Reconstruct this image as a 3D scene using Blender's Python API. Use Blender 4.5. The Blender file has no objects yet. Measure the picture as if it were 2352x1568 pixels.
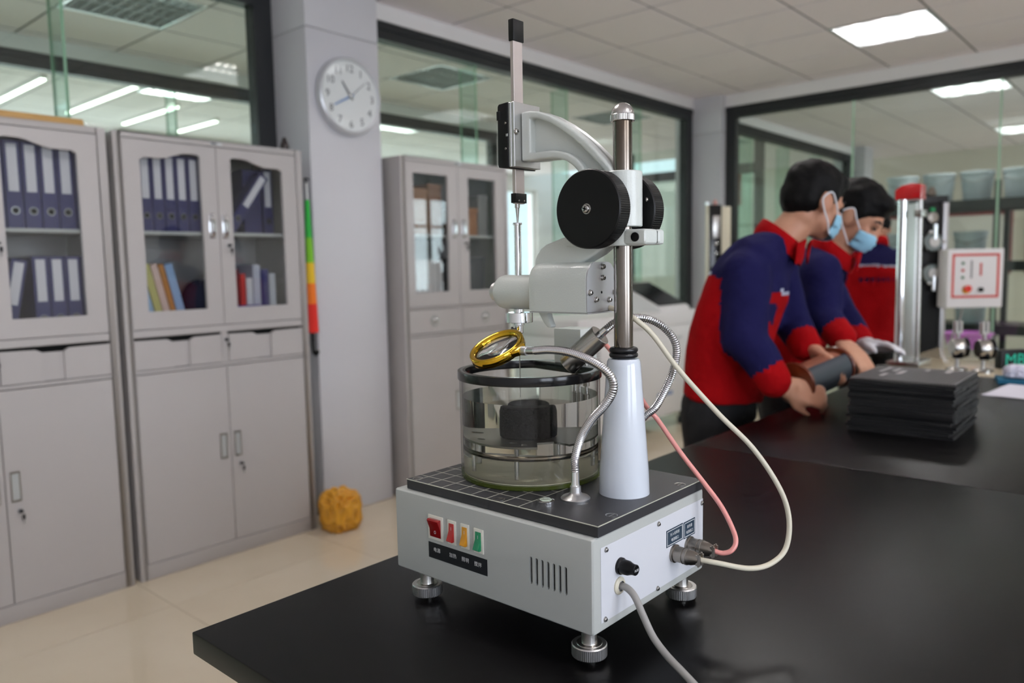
import bpy, bmesh, math, random
from mathutils import Vector, Matrix, Quaternion
PI = math.pi
random.seed(7)
scene = bpy.context.scene
COL = scene.collection

# ------------------------------------------------------------------ camera
cam_d = bpy.data.cameras.new('camera')
cam_d.sensor_fit = 'HORIZONTAL'; cam_d.sensor_width = 36.0; cam_d.lens = 27.30
cam_d.clip_start = 0.02; cam_d.clip_end = 200
cam_d.dof.use_dof = True; cam_d.dof.focus_distance = 0.97; cam_d.dof.aperture_fstop = 4.0
cam = bpy.data.objects.new('camera', cam_d); COL.objects.link(cam)
_yaw, _pit, _rol = math.radians(41.457), math.radians(-5.489), math.radians(-1.0624)
_f = Vector((math.cos(_yaw)*math.cos(_pit), math.sin(_yaw)*math.cos(_pit), math.sin(_pit)))
_r = _f.cross(Vector((0, 0, 1))).normalized(); _u = _r.cross(_f)
_r2 = math.cos(_rol)*_r + math.sin(_rol)*_u; _u2 = -math.sin(_rol)*_r + math.cos(_rol)*_u
cam.matrix_world = Matrix(((_r2.x, _u2.x, -_f.x, 0), (_r2.y, _u2.y, -_f.y, 0), (_r2.z, _u2.z, -_f.z, 1.262), (0, 0, 0, 1)))
scene.camera = cam

# ------------------------------------------------------------------ world, view
world = bpy.data.worlds.new('sky'); scene.world = world; world.use_nodes = True
_bg = world.node_tree.nodes['Background']
_bg.inputs[0].default_value = (0.72, 0.86, 1.0, 1); _bg.inputs[1].default_value = 1.6
scene.view_settings.view_transform = 'Standard'
try: scene.view_settings.look = 'None'
except Exception: pass
scene.view_settings.gamma = 1.0
scene.view_settings.use_curve_mapping = False
scene.view_settings.exposure = -0.05
scene.cycles.transparent_max_bounces = 20
scene.cycles.max_bounces = 9
scene.cycles.transmission_bounces = 8
scene.cycles.adaptive_threshold = 0.05
scene.cycles.adaptive_min_samples = 20

# daylight coming in through the windows of the wall on the right (y = -3)
WIN = [(-1.8, -0.2), (0.3, 2.4), (8.3, 9.6), (10.7, 12.0)]  # last one is an unseen window added to brighten the back room
WZ0, WZ1, WY = 0.85, 2.45, -3.2
def area(name, loc, rot, sx, sy, power, col):
    l = bpy.data.lights.new(name, 'AREA'); l.shape = 'RECTANGLE'; l.size = sx; l.size_y = sy
    l.energy = power; l.color = col
    o = bpy.data.objects.new(name, l); COL.objects.link(o); o.location = loc; o.rotation_euler = rot
    return o
for _a, _b in WIN:
    area('window_daylight', ((_a+_b)/2, WY-0.30, (WZ0+WZ1)/2), (PI/2, 0, 0), _b-_a, WZ1-WZ0, 43*(_b-_a), (0.86, 0.89, 1.0))
TUBE_E = 82.0
FWIN = [(-1.2, 1.4), (1.8, 4.4), (4.8, 7.4), (7.8, 10.4)]
for _a, _b in FWIN:
    area('far_window_daylight', ((_a+_b)/2, 8.95, 1.75), (-PI/2, 0, 0), _b-_a, 1.6, 34, (1.0, 0.95, 0.93))

# ------------------------------------------------------------------ materials
def lin(c):
    out = []
    for v in c:
        v = v/255.0
        out.append(v/12.92 if v <= 0.04045 else ((v+0.055)/1.055)**2.4)
    return tuple(out)
MATS = {}
def mat(name, col=(128, 128, 128), rough=0.5, metal=0.0, bump=None, var=None, coat=0.0, spec=0.5, emit=None, aniso=0.0, trans=0.0, ior=1.45, scratch=None):
    """bump=(scale,strength,distance)   var=(colour2, scale, low, high)"""
    if name in MATS: return MATS[name]
    m = bpy.data.materials.new(name); m.use_nodes = True; MATS[name] = m
    nt = m.node_tree; N = nt.nodes; L = nt.links; b = N['Principled BSDF']
    c = lin(col)
    b.inputs['Base Color'].default_value = (*c, 1)
    b.inputs['Roughness'].default_value = rough; b.inputs['Metallic'].default_value = metal
    b.inputs['Coat Weight'].default_value = coat; b.inputs['Coat Roughness'].default_value = 0.08
    b.inputs['Specular IOR Level'].default_value = spec
    b.inputs['Transmission Weight'].default_value = trans; b.inputs['IOR'].default_value = ior
    if emit:
        b.inputs['Emission Color'].default_value = (*lin(emit[0]), 1); b.inputs['Emission Strength'].default_value = emit[1]
    if bump or var or scratch:
        tc = N.new('ShaderNodeTexCoord')
    if bump:
        n = N.new('ShaderNodeTexNoise'); n.inputs['Scale'].default_value = bump[0]; n.inputs['Detail'].default_value = 3
        L.new(tc.outputs['Object'], n.inputs['Vector'])
        bp = N.new('ShaderNodeBump'); bp.inputs['Strength'].default_value = bump[1]; bp.inputs['Distance'].default_value = bump[2]
        L.new(n.outputs['Fac'], bp.inputs['Height']); L.new(bp.outputs['Normal'], b.inputs['Normal'])
    if var:
        n = N.new('ShaderNodeTexNoise'); n.inputs['Scale'].default_value = var[1]; n.inputs['Detail'].default_value = 4
        mp = N.new('ShaderNodeMapping')
        if len(var) > 4: mp.inputs['Scale'].default_value = var[4]
        L.new(tc.outputs['Object'], mp.inputs['Vector']); L.new(mp.outputs['Vector'], n.inputs['Vector'])
        r = N.new('ShaderNodeValToRGB')
        r.color_ramp.elements[0].position = var[2]; r.color_ramp.elements[0].color = (*c, 1)
        r.color_ramp.elements[1].position = var[3]; r.color_ramp.elements[1].color = (*lin(var[0]), 1)
        L.new(n.outputs['Fac'], r.inputs['Fac']); L.new(r.outputs['Color'], b.inputs['Base Color'])
    if scratch:
        n = N.new('ShaderNodeTexNoise'); n.inputs['Scale'].default_value = scratch[0]; n.inputs['Detail'].default_value = 2
        mp = N.new('ShaderNodeMapping'); mp.inputs['Scale'].default_value = scratch[1]
        L.new(tc.outputs['Object'], mp.inputs['Vector']); L.new(mp.outputs['Vector'], n.inputs['Vector'])
        mr = N.new('ShaderNodeMapRange'); mr.inputs['To Min'].default_value = scratch[2]; mr.inputs['To Max'].default_value = scratch[3]
        L.new(n.outputs['Fac'], mr.inputs['Value']); L.new(mr.outputs['Result'], b.inputs['Roughness'])
    return m
def glassy(name, tint, refl=1.0, rough=0.0):
    """architectural pane: tinted see-through plus fresnel mirror"""
    if name in MATS: return MATS[name]
    m = bpy.data.materials.new(name); m.use_nodes = True; MATS[name] = m
    nt = m.node_tree; N = nt.nodes; L = nt.links; N.remove(N['Principled BSDF'])
    t = N.new('ShaderNodeBsdfTransparent'); t.inputs[0].default_value = (*tint, 1)
    g = N.new('ShaderNodeBsdfGlossy'); g.inputs['Roughness'].default_value = rough; g.inputs['Color'].default_value = (refl, refl, refl, 1)
    lw = N.new('ShaderNodeLayerWeight'); lw.inputs[0].default_value = 0.5
    pw5 = N.new('ShaderNodeMath'); pw5.operation = 'POWER'; pw5.inputs[1].default_value = 5.0
    L.new(lw.outputs['Facing'], pw5.inputs[0])
    fr = N.new('ShaderNodeMath'); fr.operation = 'MULTIPLY_ADD'; fr.inputs[1].default_value = 0.96; fr.inputs[2].default_value = 0.04
    L.new(pw5.outputs[0], fr.inputs[0])
    mx = N.new('ShaderNodeMixShader')
    L.new(fr.outputs[0], mx.inputs[0]); L.new(t.outputs[0], mx.inputs[1]); L.new(g.outputs[0], mx.inputs[2])
    L.new(mx.outputs[0], N['Material Output'].inputs['Surface'])
    return m

def refractive(name, tint, ior):
    if name in MATS: return MATS[name]
    m = bpy.data.materials.new(name); m.use_nodes = True; MATS[name] = m
    N = m.node_tree.nodes; N.remove(N['Principled BSDF'])
    r = N.new('ShaderNodeBsdfRefraction'); r.inputs['Color'].default_value = (*tint, 1); r.inputs['Roughness'].default_value = 0.0; r.inputs['IOR'].default_value = ior
    m.node_tree.links.new(r.outputs[0], N['Material Output'].inputs['Surface'])
    return m

# ------------------------------------------------------------------ mesh helpers
class MB:
    def __init__(s): s.v = []; s.f = []; s.m = []
    def add(s, vs, fs, mi=0):
        o = len(s.v); s.v += [tuple(p) for p in vs]; s.f += [tuple(i+o for i in f) for f in fs]; s.m += [mi]*len(fs); return s
    def box(s, x0, y0, z0, x1, y1, z1, mi=0):
        vs = [(x0,y0,z0),(x1,y0,z0),(x1,y1,z0),(x0,y1,z0),(x0,y0,z1),(x1,y0,z1),(x1,y1,z1),(x0,y1,z1)]
        return s.add(vs, [(0,3,2,1),(4,5,6,7),(0,1,5,4),(1,2,6,5),(2,3,7,6),(3,0,4,7)], mi)
    def loft(s, rings, cap=True, closed=True, mi=0):
        n = len(rings[0]); vs = [p for r in rings for p in r]; fs = []
        for k in range(len(rings)-1):
            for i in range(n if closed else n-1):
                j = (i+1) % n
                fs.append((k*n+i, k*n+j, (k+1)*n+j, (k+1)*n+i))
        if cap:
            fs.append(tuple(reversed(range(n)))); fs.append(tuple((len(rings)-1)*n+i for i in range(n)))
        return s.add(vs, fs, mi)
    def cyl(s, p0, p1, r0, r1=None, n=24, cap=True, mi=0):
        r1 = r0 if r1 is None else r1
        return s.tube([p0, p1], [r0, r1], n, cap, mi)
    def tube(s, pts, rad, n=12, cap=True, mi=0):
        P = [Vector(p) for p in pts]; k = len(P)
        rad = rad if isinstance(rad, (list, tuple)) else [rad]*k
        T = []
        for i in range(k):
            a = P[max(i-1, 0)]; b = P[min(i+1, k-1)]
            d = (b-a)
            T.append(d.normalized() if d.length > 1e-9 else Vector((0, 0, 1)))
        up = Vector((0, 0, 1)) if abs(T[0].z) < 0.9 else Vector((1, 0, 0))
        nrm = T[0].cross(up).normalized(); rings = []
        for i in range(k):
            if i:
                ax = T[i-1].cross(T[i])
                if ax.length > 1e-7: nrm = Quaternion(ax.normalized(), T[i-1].angle(T[i])) @ nrm
            bn = T[i].cross(nrm)
            rings.append([P[i] + rad[i]*(math.cos(2*PI*j/n)*nrm + math.sin(2*PI*j/n)*bn) for j in range(n)])
        return s.loft(rings, cap, True, mi)
    def lathe(s, prof, c=(0,0,0), axis=(0,0,1), n=32, mi=0, cap=False):
        """prof = [(r, h), ...] along axis from c"""
        ax = Vector(axis).normalized(); a = ax.orthogonal().normalized(); b = ax.cross(a); c = Vector(c)
        rings = [[c + ax*h + max(r, 1e-5)*(math.cos(2*PI*j/n)*a + math.sin(2*PI*j/n)*b) for j in range(n)] for r, h in prof]
        return s.loft(rings, cap, True, mi)
    def prism(s, poly, plane, a0, a1, mi=0):
        """poly 2-D; plane 'yz' extrude x, 'xz' extrude y, 'xy' extrude z"""
        def P(u, v, w):
            return {'yz': (w, u, v), 'xz': (u, w, v), 'xy': (u, v, w)}[plane]
        return s.loft([[P(u, v, a0) for u, v in poly], [P(u, v, a1) for u, v in poly]], True, True, mi)
    def frame(s, outer, inner, plane, a0, a1, mi=0):
        """closed band between two outlines of equal count, extruded"""
        def P(u, v, w):
            return {'yz': (w, u, v), 'xz': (u, w, v), 'xy': (u, v, w)}[plane]
        n = len(outer)
        vs = [P(*p, a0) for p in outer] + [P(*p, a0) for p in inner] + [P(*p, a1) for p in outer] + [P(*p, a1) for p in inner]
        fs = []
        for i in range(n):
            j = (i+1) % n
            fs += [(i, j, n+j, n+i), (2*n+i, 3*n+i, 3*n+j, 2*n+j), (i, 2*n+i, 2*n+j, j), (n+i, n+j, 3*n+j, 3*n+i)]
        return s.add(vs, fs, mi)
    def sphere(s, c, r, nu=20, nv=12, mi=0, rot=None):
        rr = (r, r, r) if not isinstance(r, (tuple, list)) else r
        vs = []; fs = []
        for i in range(nv+1):
            t = PI*i/nv
            for j in range(nu):
                p = 2*PI*j/nu
                q = Vector((rr[0]*math.sin(t)*math.cos(p), rr[1]*math.sin(t)*math.sin(p), rr[2]*math.cos(t)))
                if rot is not None: q = rot @ q
                vs.append(Vector(c)+q)
        for i in range(nv):
            for j in range(nu):
                k = (j+1) % nu
                fs.append((i*nu+j, (i+1)*nu+j, (i+1)*nu+k, i*nu+k))
        return s.add(vs, fs, mi)
    def text(s, body, size, M4, mi=0, align='LEFT', spacing=1.0):
        c = bpy.data.curves.new('txt', 'FONT'); c.body = body; c.size = size; c.align_x = align; c.space_character = spacing; c.resolution_u = 2
        o = bpy.data.objects.new('txt', c); COL.objects.link(o)
        me = bpy.data.meshes.new_from_object(o.evaluated_get(bpy.context.evaluated_depsgraph_get()))
        s.add([M4 @ v.co for v in me.vertices], [tuple(p.vertices) for p in me.polygons], mi)
        bpy.data.objects.remove(o); bpy.data.curves.remove(c); bpy.data.meshes.remove(me)
        return s
    def build(s, name, material, parent=None, bevel=0, seg=2, smooth=35, fix=True):
        me = bpy.data.meshes.new(name); me.from_pydata(s.v, [], s.f)
        ms = material if isinstance(material, (list, tuple)) else [material]
        for m in ms: me.materials.append(m)
        if len(ms) > 1:
            for p, i in zip(me.polygons, s.m): p.material_index = i
        bm = bmesh.new(); bm.from_mesh(me)
        if fix:
            bmesh.ops.remove_doubles(bm, verts=bm.verts, dist=1e-6)
            bmesh.ops.recalc_face_normals(bm, faces=bm.faces)
        if bevel:
            es = [e for e in bm.edges if len(e.link_faces) == 2 and e.calc_face_angle(0) > 0.5]
            bmesh.ops.bevel(bm, geom=es, offset=bevel, segments=seg, profile=0.6, affect='EDGES', clamp_overlap=True)
        bm.to_mesh(me); bm.free()
        if smooth:
            me.polygons.foreach_set('use_smooth', [True]*len(me.polygons))
            me.set_sharp_from_angle(angle=math.radians(smooth))
        o = bpy.data.objects.new(name, me); COL.objects.link(o)
        if parent is not None: o.parent = parent
        return o
def spline(pts, per=8):
    P = [Vector(p) for p in pts]; P = [2*P[0]-P[1]] + P + [2*P[-1]-P[-2]]; out = []
    for i in range(1, len(P)-2):
        for k in range(per):
            t = k/per; a, b, c, d = P[i-1], P[i], P[i+1], P[i+2]
            out.append(0.5*((2*b) + (c-a)*t + (2*a-5*b+4*c-d)*t*t + (3*b-a-3*c+d)*t**3))
    out.append(P[-2]); return out
def resample(pts, step):
    P = [Vector(p) for p in pts]; out = [P[0]]; acc = 0.0
    for a, b in zip(P[:-1], P[1:]):
        d = (b-a).length; t = step-acc
        while t <= d:
            out.append(a+(b-a)*(t/d)); t += step
        acc = (acc+d) % step
    return out
def cut(o, cutter):
    """boolean difference, applied"""
    me = bpy.data.meshes.new('cut'); me.from_pydata(cutter.v, [], cutter.f)
    bm = bmesh.new(); bm.from_mesh(me); bmesh.ops.recalc_face_normals(bm, faces=bm.faces); bm.to_mesh(me); bm.free()
    c = bpy.data.objects.new('cut', me); COL.objects.link(c)
    c.matrix_world = o.matrix_world if o.parent is None else Matrix.Identity(4)
    par = o.parent; o.parent = None
    md = o.modifiers.new('b', 'BOOLEAN'); md.object = c; md.operation = 'DIFFERENCE'; md.solver = 'EXACT'
    dg = bpy.context.evaluated_depsgraph_get()
    nm = bpy.data.meshes.new_from_object(o.evaluated_get(dg)); o.modifiers.clear(); old = o.data; o.data = nm; nm.name = old.name
    bpy.data.meshes.remove(old); bpy.data.objects.remove(c); o.parent = par
    return o
def tag(o, label=None, cat=None, group=None, kind=None):
    if label: o['label'] = label
    if cat: o['category'] = cat
    if group: o['group'] = group
    if kind: o['kind'] = kind
    return o
def thing(name, loc, label=None, cat=None, group=None, kind=None, rz=0.0):
    o = bpy.data.objects.new(name, None); COL.objects.link(o); o.location = loc; o.rotation_euler = (0, 0, rz)
    o.empty_display_size = 0.05
    return tag(o, label, cat, group, kind)
def children(o): return [c for c in bpy.data.objects if c.parent == o]
def clone(o, parent=None, **kw):
    c = o.copy(); COL.objects.link(c); c.parent = parent
    for k, v in kw.items(): c[k] = v
    for ch in children(o): clone(ch, c)
    return c
# ------------------------------------------------------------------ shared materials
m_floor = mat('cream_polished_tile', (222, 210, 188), 0.09, var=((214, 200, 176), 2.2, 0.35, 0.7), spec=0.6)
m_grout = mat('tile_grout', (150, 138, 118), 0.6)
m_ceil = mat('ceiling_tile_white', (244, 236, 240), 0.9)
m_grid = mat('ceiling_grid', (118, 116, 114), 0.7)
m_white = mat('white_paint', (236, 234, 234), 0.55)
m_pillar = mat('pillar_panel_white', (205, 205, 210), 0.38)
m_seam = mat('panel_seam', (150, 150, 152), 0.6)
m_dark = mat('charcoal_aluminium', (42, 44, 46), 0.42)
m_pane = glassy('partition_glass', (0.90, 0.95, 0.92))
m_fin = glassy('green_glass_fin', (0.84, 0.94, 0.90), 1.0)
m_finedge = mat('green_glass_edge', (168, 205, 178), 0.25)
m_clear = glassy('window_glass', (0.97, 0.98, 0.98))
m_tube = mat('fluorescent_tube', (255, 255, 255), 0.4, emit=((255, 248, 244), TUBE_E))
m_tube2 = mat('linear_lamp_diffuser', (255, 255, 255), 0.5, emit=((255, 250, 244), 6.0))
m_tubeoff = mat('unlit_tube', (232, 234, 236), 0.4)
m_tray = mat('light_tray_reflector', (225, 228, 230), 0.25, 0.6)
m_louver = mat('light_louver', (205, 210, 212), 0.3, 0.5)
m_beige = mat('cream_wall', (214, 210, 196), 0.8)
CZ = 2.77
GX, GY = 5.32, 1.30

# ------------------------------------------------------------------ floors
def tiled_floor(name, x0, x1, y0, y1, tiles=True):
    b = MB().box(x0, y0, -0.06, x1, y1, -0.0015).build(name, m_grout); tag(b, kind='structure')
    if not tiles:
        MB().box(x0, y0, -0.0014, x1, y1, 0.0).build('tile_surface', m_floor, b); return b
    proto = MB().box(0.0012, 0.0012, -0.010, 0.7988, 0.7988, 0.0).build('floor_tile', m_floor, b, smooth=0).data
    bpy.data.objects.remove([c for c in bpy.data.objects if c.parent == b][0])
    i0 = math.floor((x0-1.274)/0.8); i1 = math.ceil((x1-1.274)/0.8)
    j0 = math.floor((y0-2.873)/0.8); j1 = math.ceil((y1-2.873)/0.8)
    for i in range(i0, i1):
        for j in range(j0, j1):
            o = bpy.data.objects.new('floor_tile', proto); COL.objects.link(o); o.parent = b
            o.location = (1.274+0.8*i, 2.873+0.8*j, 0)
    return b
tiled_floor('floor', -2.0, 6.70, -3.2, 3.67)
tiled_floor('floor', -2.0, 14.0, 3.673, 9.0, False)
tiled_floor('floor', 6.874, 14.0, -3.2, 3.673, False)

# ------------------------------------------------------------------ ceilings with tiles and light fixtures
def light_fixture(x, y, lit, label, group=None):
    t = thing('ceiling_light', (x, y, CZ), label, 'light', group)
    a = 0.2965; h = 0.005
    MB().frame([(-a,-a),(a,-a),(a,a),(-a,a)], [(-a+.018,-a+.018),(a-.018,-a+.018),(a-.018,a-.018),(-a+.018,a-.018)], 'xy', -h, 0.004).build('rim', m_tray, t, smooth=0)
    tr = MB(); tr.box(-a, -a, .070, a, a, .073)
    for s in (-1, 1):
        tr.box(s*a-.0015, -a, 0.0, s*a+.0015, a, .07); tr.box(-a, s*a-.0015, 0.0, a, s*a+.0015, .07)
    tr.build('tray', m_tray, t, smooth=0)
    for k in (-1, 0, 1):
        MB().cyl((-.27, k*.175, .045), (.27, k*.175, .045), .014, n=10).build('tube', m_tube if lit else m_tubeoff, t)
    for k in range(-4, 5):
        MB().box(k*.062-.001, -a+.01, 0.0, k*.062+.001, a-.01, .026).build('louver', m_louver, t, smooth=0)
    for k in (-1, 1):
        MB().box(-a+.01, k*.0875-.001, 0.0, a-.01, k*.0875+.001, .026).build('louver', m_louver, t, smooth=0)
    return t
_ct = MB().box(0.009, 0.009, -0.004, 0.591, 0.591, 0.012)
ceil_proto = None
def tiled_ceiling(name, x0, x1, y0, y1, holes=()):
    global ceil_proto
    b = MB()
    i0 = math.floor((x0-GX)/0.6+1e-6); i1 = math.ceil((x1-GX)/0.6-1e-6); j0 = math.floor((y0-GY)/0.6+1e-6); j1 = math.ceil((y1-GY)/0.6-1e-6)
    b.box(GX+.6*i0, GY+.6*j0, CZ+.085, GX+.6*i1, GY+.6*j1, CZ+.12)
    o = b.build(name, m_grid); tag(o, kind='structure')
    g = MB()
    for i in range(i0, i1+1):
        g.box(GX+.6*i-.012, GY+.6*j0, CZ+.001, GX+.6*i+.012, GY+.6*j1, CZ+.006)
    for j in range(j0, j1+1):
        g.box(GX+.6*i0, GY+.6*j-.012, CZ+.002, GX+.6*i1, GY+.6*j+.012, CZ+.0065)
    g.build('ceiling_grid', m_grid, o, smooth=0)
    if ceil_proto is None:
        p = _ct.build('ceiling_tile', m_ceil, o, smooth=0); ceil_proto = p.data; bpy.data.objects.remove(p)
    for i in range(i0, i1):
        for j in range(j0, j1):
            if (i, j) in holes: continue
            c = bpy.data.objects.new('ceiling_tile', ceil_proto); COL.objects.link(c); c.parent = o
            c.location = (GX+.6*i, GY+.6*j, CZ)
    return o
def cell(x, y): return (math.floor((x-GX)/0.6), math.floor((y-GY)/0.6))
def cc(x, y):
    i, j = cell(x, y); return (GX+.6*i+.3, GY+.6*j+.3)
MAIN = [(5.6, 1.6), (3.2, 1.6), (0.8, 1.6), (5.6, -1.4), (3.2, -1.4), (0.8, -1.4)]
BACK = [(8.3, 1.6), (10.8, 1.6), (8.3, -1.0), (10.8, -1.0)]
CORR = [(4.5, 4.5), (2.1, 4.5), (6.9, 4.5), (9.3, 4.5), (-0.3, 4.5)]
FAR = [(3.3, 6.4), (5.6, 6.4), (1.0, 6.4), (8.0, 6.4)]
tiled_ceiling('ceiling', -1.9, 6.70, -3.2, 3.65, [cell(*p) for p in MAIN])
tiled_ceiling('ceiling', 7.12, 12.4, -2.4, 3.65, [cell(*p) for p in BACK])
tiled_ceiling('ceiling', -1.9, 12.4, 3.70, 5.45, [cell(*p) for p in CORR])
tiled_ceiling('ceiling', 0.5, 10.0, 5.5, 8.5, [cell(*p) for p in FAR])
_where = ['over the far end of the lab room', 'over the middle of the bench', 'over the near end of the bench', 'over the far right of the room', 'over the right side of the room', 'behind the camera near the windows']
for p, w in zip(MAIN, _where): light_fixture(*cc(*p), True, 'lit square louvred ceiling light ' + w, 'lit ceiling lights of the lab')
for p, w in zip(BACK, ['nearest behind the back glass wall', 'farther back behind the back glass wall', 'on the right of the back room', 'at the far right of the back room']):
    light_fixture(*cc(*p), True, 'lit square ceiling light ' + w, 'lit ceiling lights of the back room')
for k, p in enumerate(CORR):
    light_fixture(*cc(*p), False, 'unlit louvred ceiling light in the corridor, ' + ['above the third cabinet', 'above the middle cabinet', 'beyond the corner pillar', 'farthest along', 'at the left end'][k], 'unlit corridor ceiling lights')
for k, p in enumerate(FAR):
    light_fixture(*cc(*p), True, 'lit ceiling light in the far room, ' + ['seen above the middle cabinet', 'seen behind the clock pillar', 'seen at the upper left', 'far right'][k], 'lit ceiling lights of the far room')

# ------------------------------------------------------------------ partitions
def partition(name, axis, c, a0, a1, joints, fins=True, top=2.675, bulk=True, side=1, jambs=(1, 1)):
    """axis 'x': runs along x at y=c; axis 'y': runs along y at x=c. fins stick out to +side"""
    root = thing(name, (0, 0, 0), kind='structure')
    def bx(u0, w0, z0, u1, w1, z1, nm, m):
        q = MB()
        if axis == 'x': q.box(u0, c+w0, z0, u1, c+w1, z1)
        else: q.box(c+w0, u0, z0, c+w1, u1, z1)
        return q.build(nm, m, root, smooth=0)
    if bulk: bx(a0, -0.012, top, a1, 0.10, CZ+.09, 'bulkhead', m_white)
    bx(a0, 0.0, top-.10, a1, 0.08, top, 'top_rail', m_dark)
    bx(a0, -0.008, top-.045, a1, 0.0, top-.012, 'rail_lip', m_dark)
    bx(a0, 0.0, 0.0, a1, 0.08, .10, 'bottom_rail', m_dark)
    if jambs[0]: bx(a0, 0.001, .10, a0+.10, 0.079, top-.10, 'jamb', m_dark)
    if jambs[1]: bx(a1-.10, 0.001, .10, a1, 0.079, top-.10, 'jamb', m_dark)
    e = [a0+.10*jambs[0]] + list(joints) + [a1-.10*jambs[1]]
    for p, q in zip(e[:-1], e[1:]):
        bx(p+.002, .034, .10, q-.002, .044, top-.10, 'pane', m_pane)
    for j in joints:
        if fins:
            w0, w1 = (.048, .048+.14) if side > 0 else (-.14, .030)
            bx(j-.005, w0, .02, j+.005, w1, top-.09, 'glass_fin', m_fin)
            bx(j-.006, w1, .02, j+.006, w1+.003, top-.09, 'fin_edge', m_finedge)
            bx(j-.006, w0-.003, .02, j+.006, w0, top-.09, 'fin_edge', m_finedge)
        else:
            bx(j-.006, .030, .10, j+.006, .048, top-.10, 'pane_joint', m_finedge)
    return root
partition('window_1', 'x', 3.58, -2.0, 2.262, [-1.7, -0.7, 0.3, 1.295], jambs=(0, 1))
partition('window_2', 'x', 3.58, 2.708, 6.632, [3.79, 4.775, 5.805], jambs=(1, 1))
partition('window_3', 'y', 6.72, -3.2, 3.30, [-2.0, -0.95, 0.10, 1.144, 2.187], fins=False, top=2.665, jambs=(0, 1))
partition('window_4', 'x', 5.62, -2.0, 6.2, [-0.7, 0.4, 1.5, 2.75, 3.55, 4.6], fins=True, jambs=(0, 1))
partition('window_5', 'x', 3.58, 6.95, 11.0, [8.0, 9.0, 10.0], fins=True, jambs=(1, 1))
# cross frame of a door in the corridor behind the corner
_d = thing('door_1', (8.55, 3.78, 0), kind='structure')
MB().box(0, -.03, 0, .08, .06, 2.66).build('post', m_dark, _d, smooth=0)
MB().box(0, 1.70, 0, .08, 1.80, 2.66).build('post', m_dark, _d, smooth=0)
MB().box(0, .06, 2.28, .08, 1.70, 2.39).build('header', m_dark, _d, smooth=0)
MB().box(.03, .06, .02, .042, 1.70, 2.28).build('pane', m_pane, _d, smooth=0)
MB().box(.03, .06, 2.39, .042, 1.70, 2.66).build('pane', m_pane, _d, smooth=0)

# ------------------------------------------------------------------ pillars and plain walls
def pillar(x0, y0, x1, y1):
    p = thing('pillar', (0, 0, 0), kind='structure')
    z = [0.0, 2.44, CZ+.1]
    for a, b in zip(z[:-1], z[1:]):
        MB().box(x0, y0, a+.002, x1, y1, b-.002).build('cladding_panel', m_pillar, p, bevel=.004)
    MB().box(x0+.004, y0+.004, 0.0, x1-.004, y1-.004, CZ+.1).build('core', m_seam, p, smooth=0)
    return p
pillar(2.262, 3.294, 2.708, 3.76)
pillar(6.632, 3.294, 6.95, 3.76)
pillar(11.0, 3.40, 11.35, 3.80)
def plain(name, x0, y0, z0, x1, y1, z1, m=m_white):
    return tag(MB().box(x0, y0, z0, x1, y1, z1).build(name, m, smooth=0), kind='structure')
plain('wall_near', -2.12, -3.2, 0, -2.0, 9.0, 2.9)
plain('wall_far', 12.4, -3.3, 0, 12.5, 9.0, 2.9, m_beige)
m_farw = mat('pale_far_wall', (236, 230, 228), 0.8)
fw = MB(); xs = [-2.0] + [v for w in FWIN for v in w] + [12.4]
for k in range(0, len(xs), 2): fw.box(xs[k], 8.55, 0, xs[k+1], 8.75, 2.9)
for a, b in FWIN: fw.box(a, 8.55, 0, b, 8.75, .95); fw.box(a, 8.55, 2.55, b, 8.75, 2.9)
tag(fw.build('wall_beyond', m_farw, smooth=0), kind='structure')
for k, (a, b) in enumerate(FWIN):
    w = thing('window_%d' % (20+k), (a, 8.65, .95), kind='structure')
    MB().frame([(0,0),(b-a,0),(b-a,1.6),(0,1.6)], [(.05,.05),(b-a-.05,.05),(b-a-.05,1.55),(.05,1.55)], 'xz', -.03, .03).build('window_frame', m_white, w, smooth=0)
    MB().box(.05, -.004, .05, b-a-.05, .004, 1.55).build('pane', m_clear, w, smooth=0)
# wall with windows on the right of the room
wr = MB(); xs = [-2.12] + [v for w in WIN for v in w] + [12.4]
for k in range(0, len(xs), 2): wr.box(xs[k], WY-.24, 0, xs[k+1], WY, 2.9)
for a, b in WIN: wr.box(a, WY-.24, 0, b, WY, WZ0); wr.box(a, WY-.24, WZ1, b, WY, 2.9)
tag(wr.build('wall_right', m_white, smooth=0), kind='structure')
for k, (a, b) in enumerate(WIN):
    w = thing('window_%d' % (6+k), (a, WY-.12, WZ0), kind='structure')
    W_, H_ = b-a, WZ1-WZ0
    MB().frame([(0,0),(W_,0),(W_,H_),(0,H_)], [(.05,.05),(W_-.05,.05),(W_-.05,H_-.05),(.05,H_-.05)], 'xz', -.03, .03).build('window_frame', m_dark, w, smooth=0)
    MB().box(W_/2-.025, -.03, .05, W_/2+.025, .03, H_-.05).build('mullion', m_dark, w, smooth=0)
    MB().box(.05, -.026, H_*.68, W_-.05, .026, H_*.68+.04).build('transom', m_dark, w, smooth=0)
    MB().box(.05, -.004, .05, W_/2-.025, .004, H_-.05).build('pane', m_clear, w, smooth=0)
    MB().box(W_/2+.025, -.004, .05, W_-.05, .004, H_-.05).build('pane', m_clear, w, smooth=0)
    MB().box(-.05, .12, -.03, W_+.05, .20, 0).build('window_sill', m_white, w, smooth=0)
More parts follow.
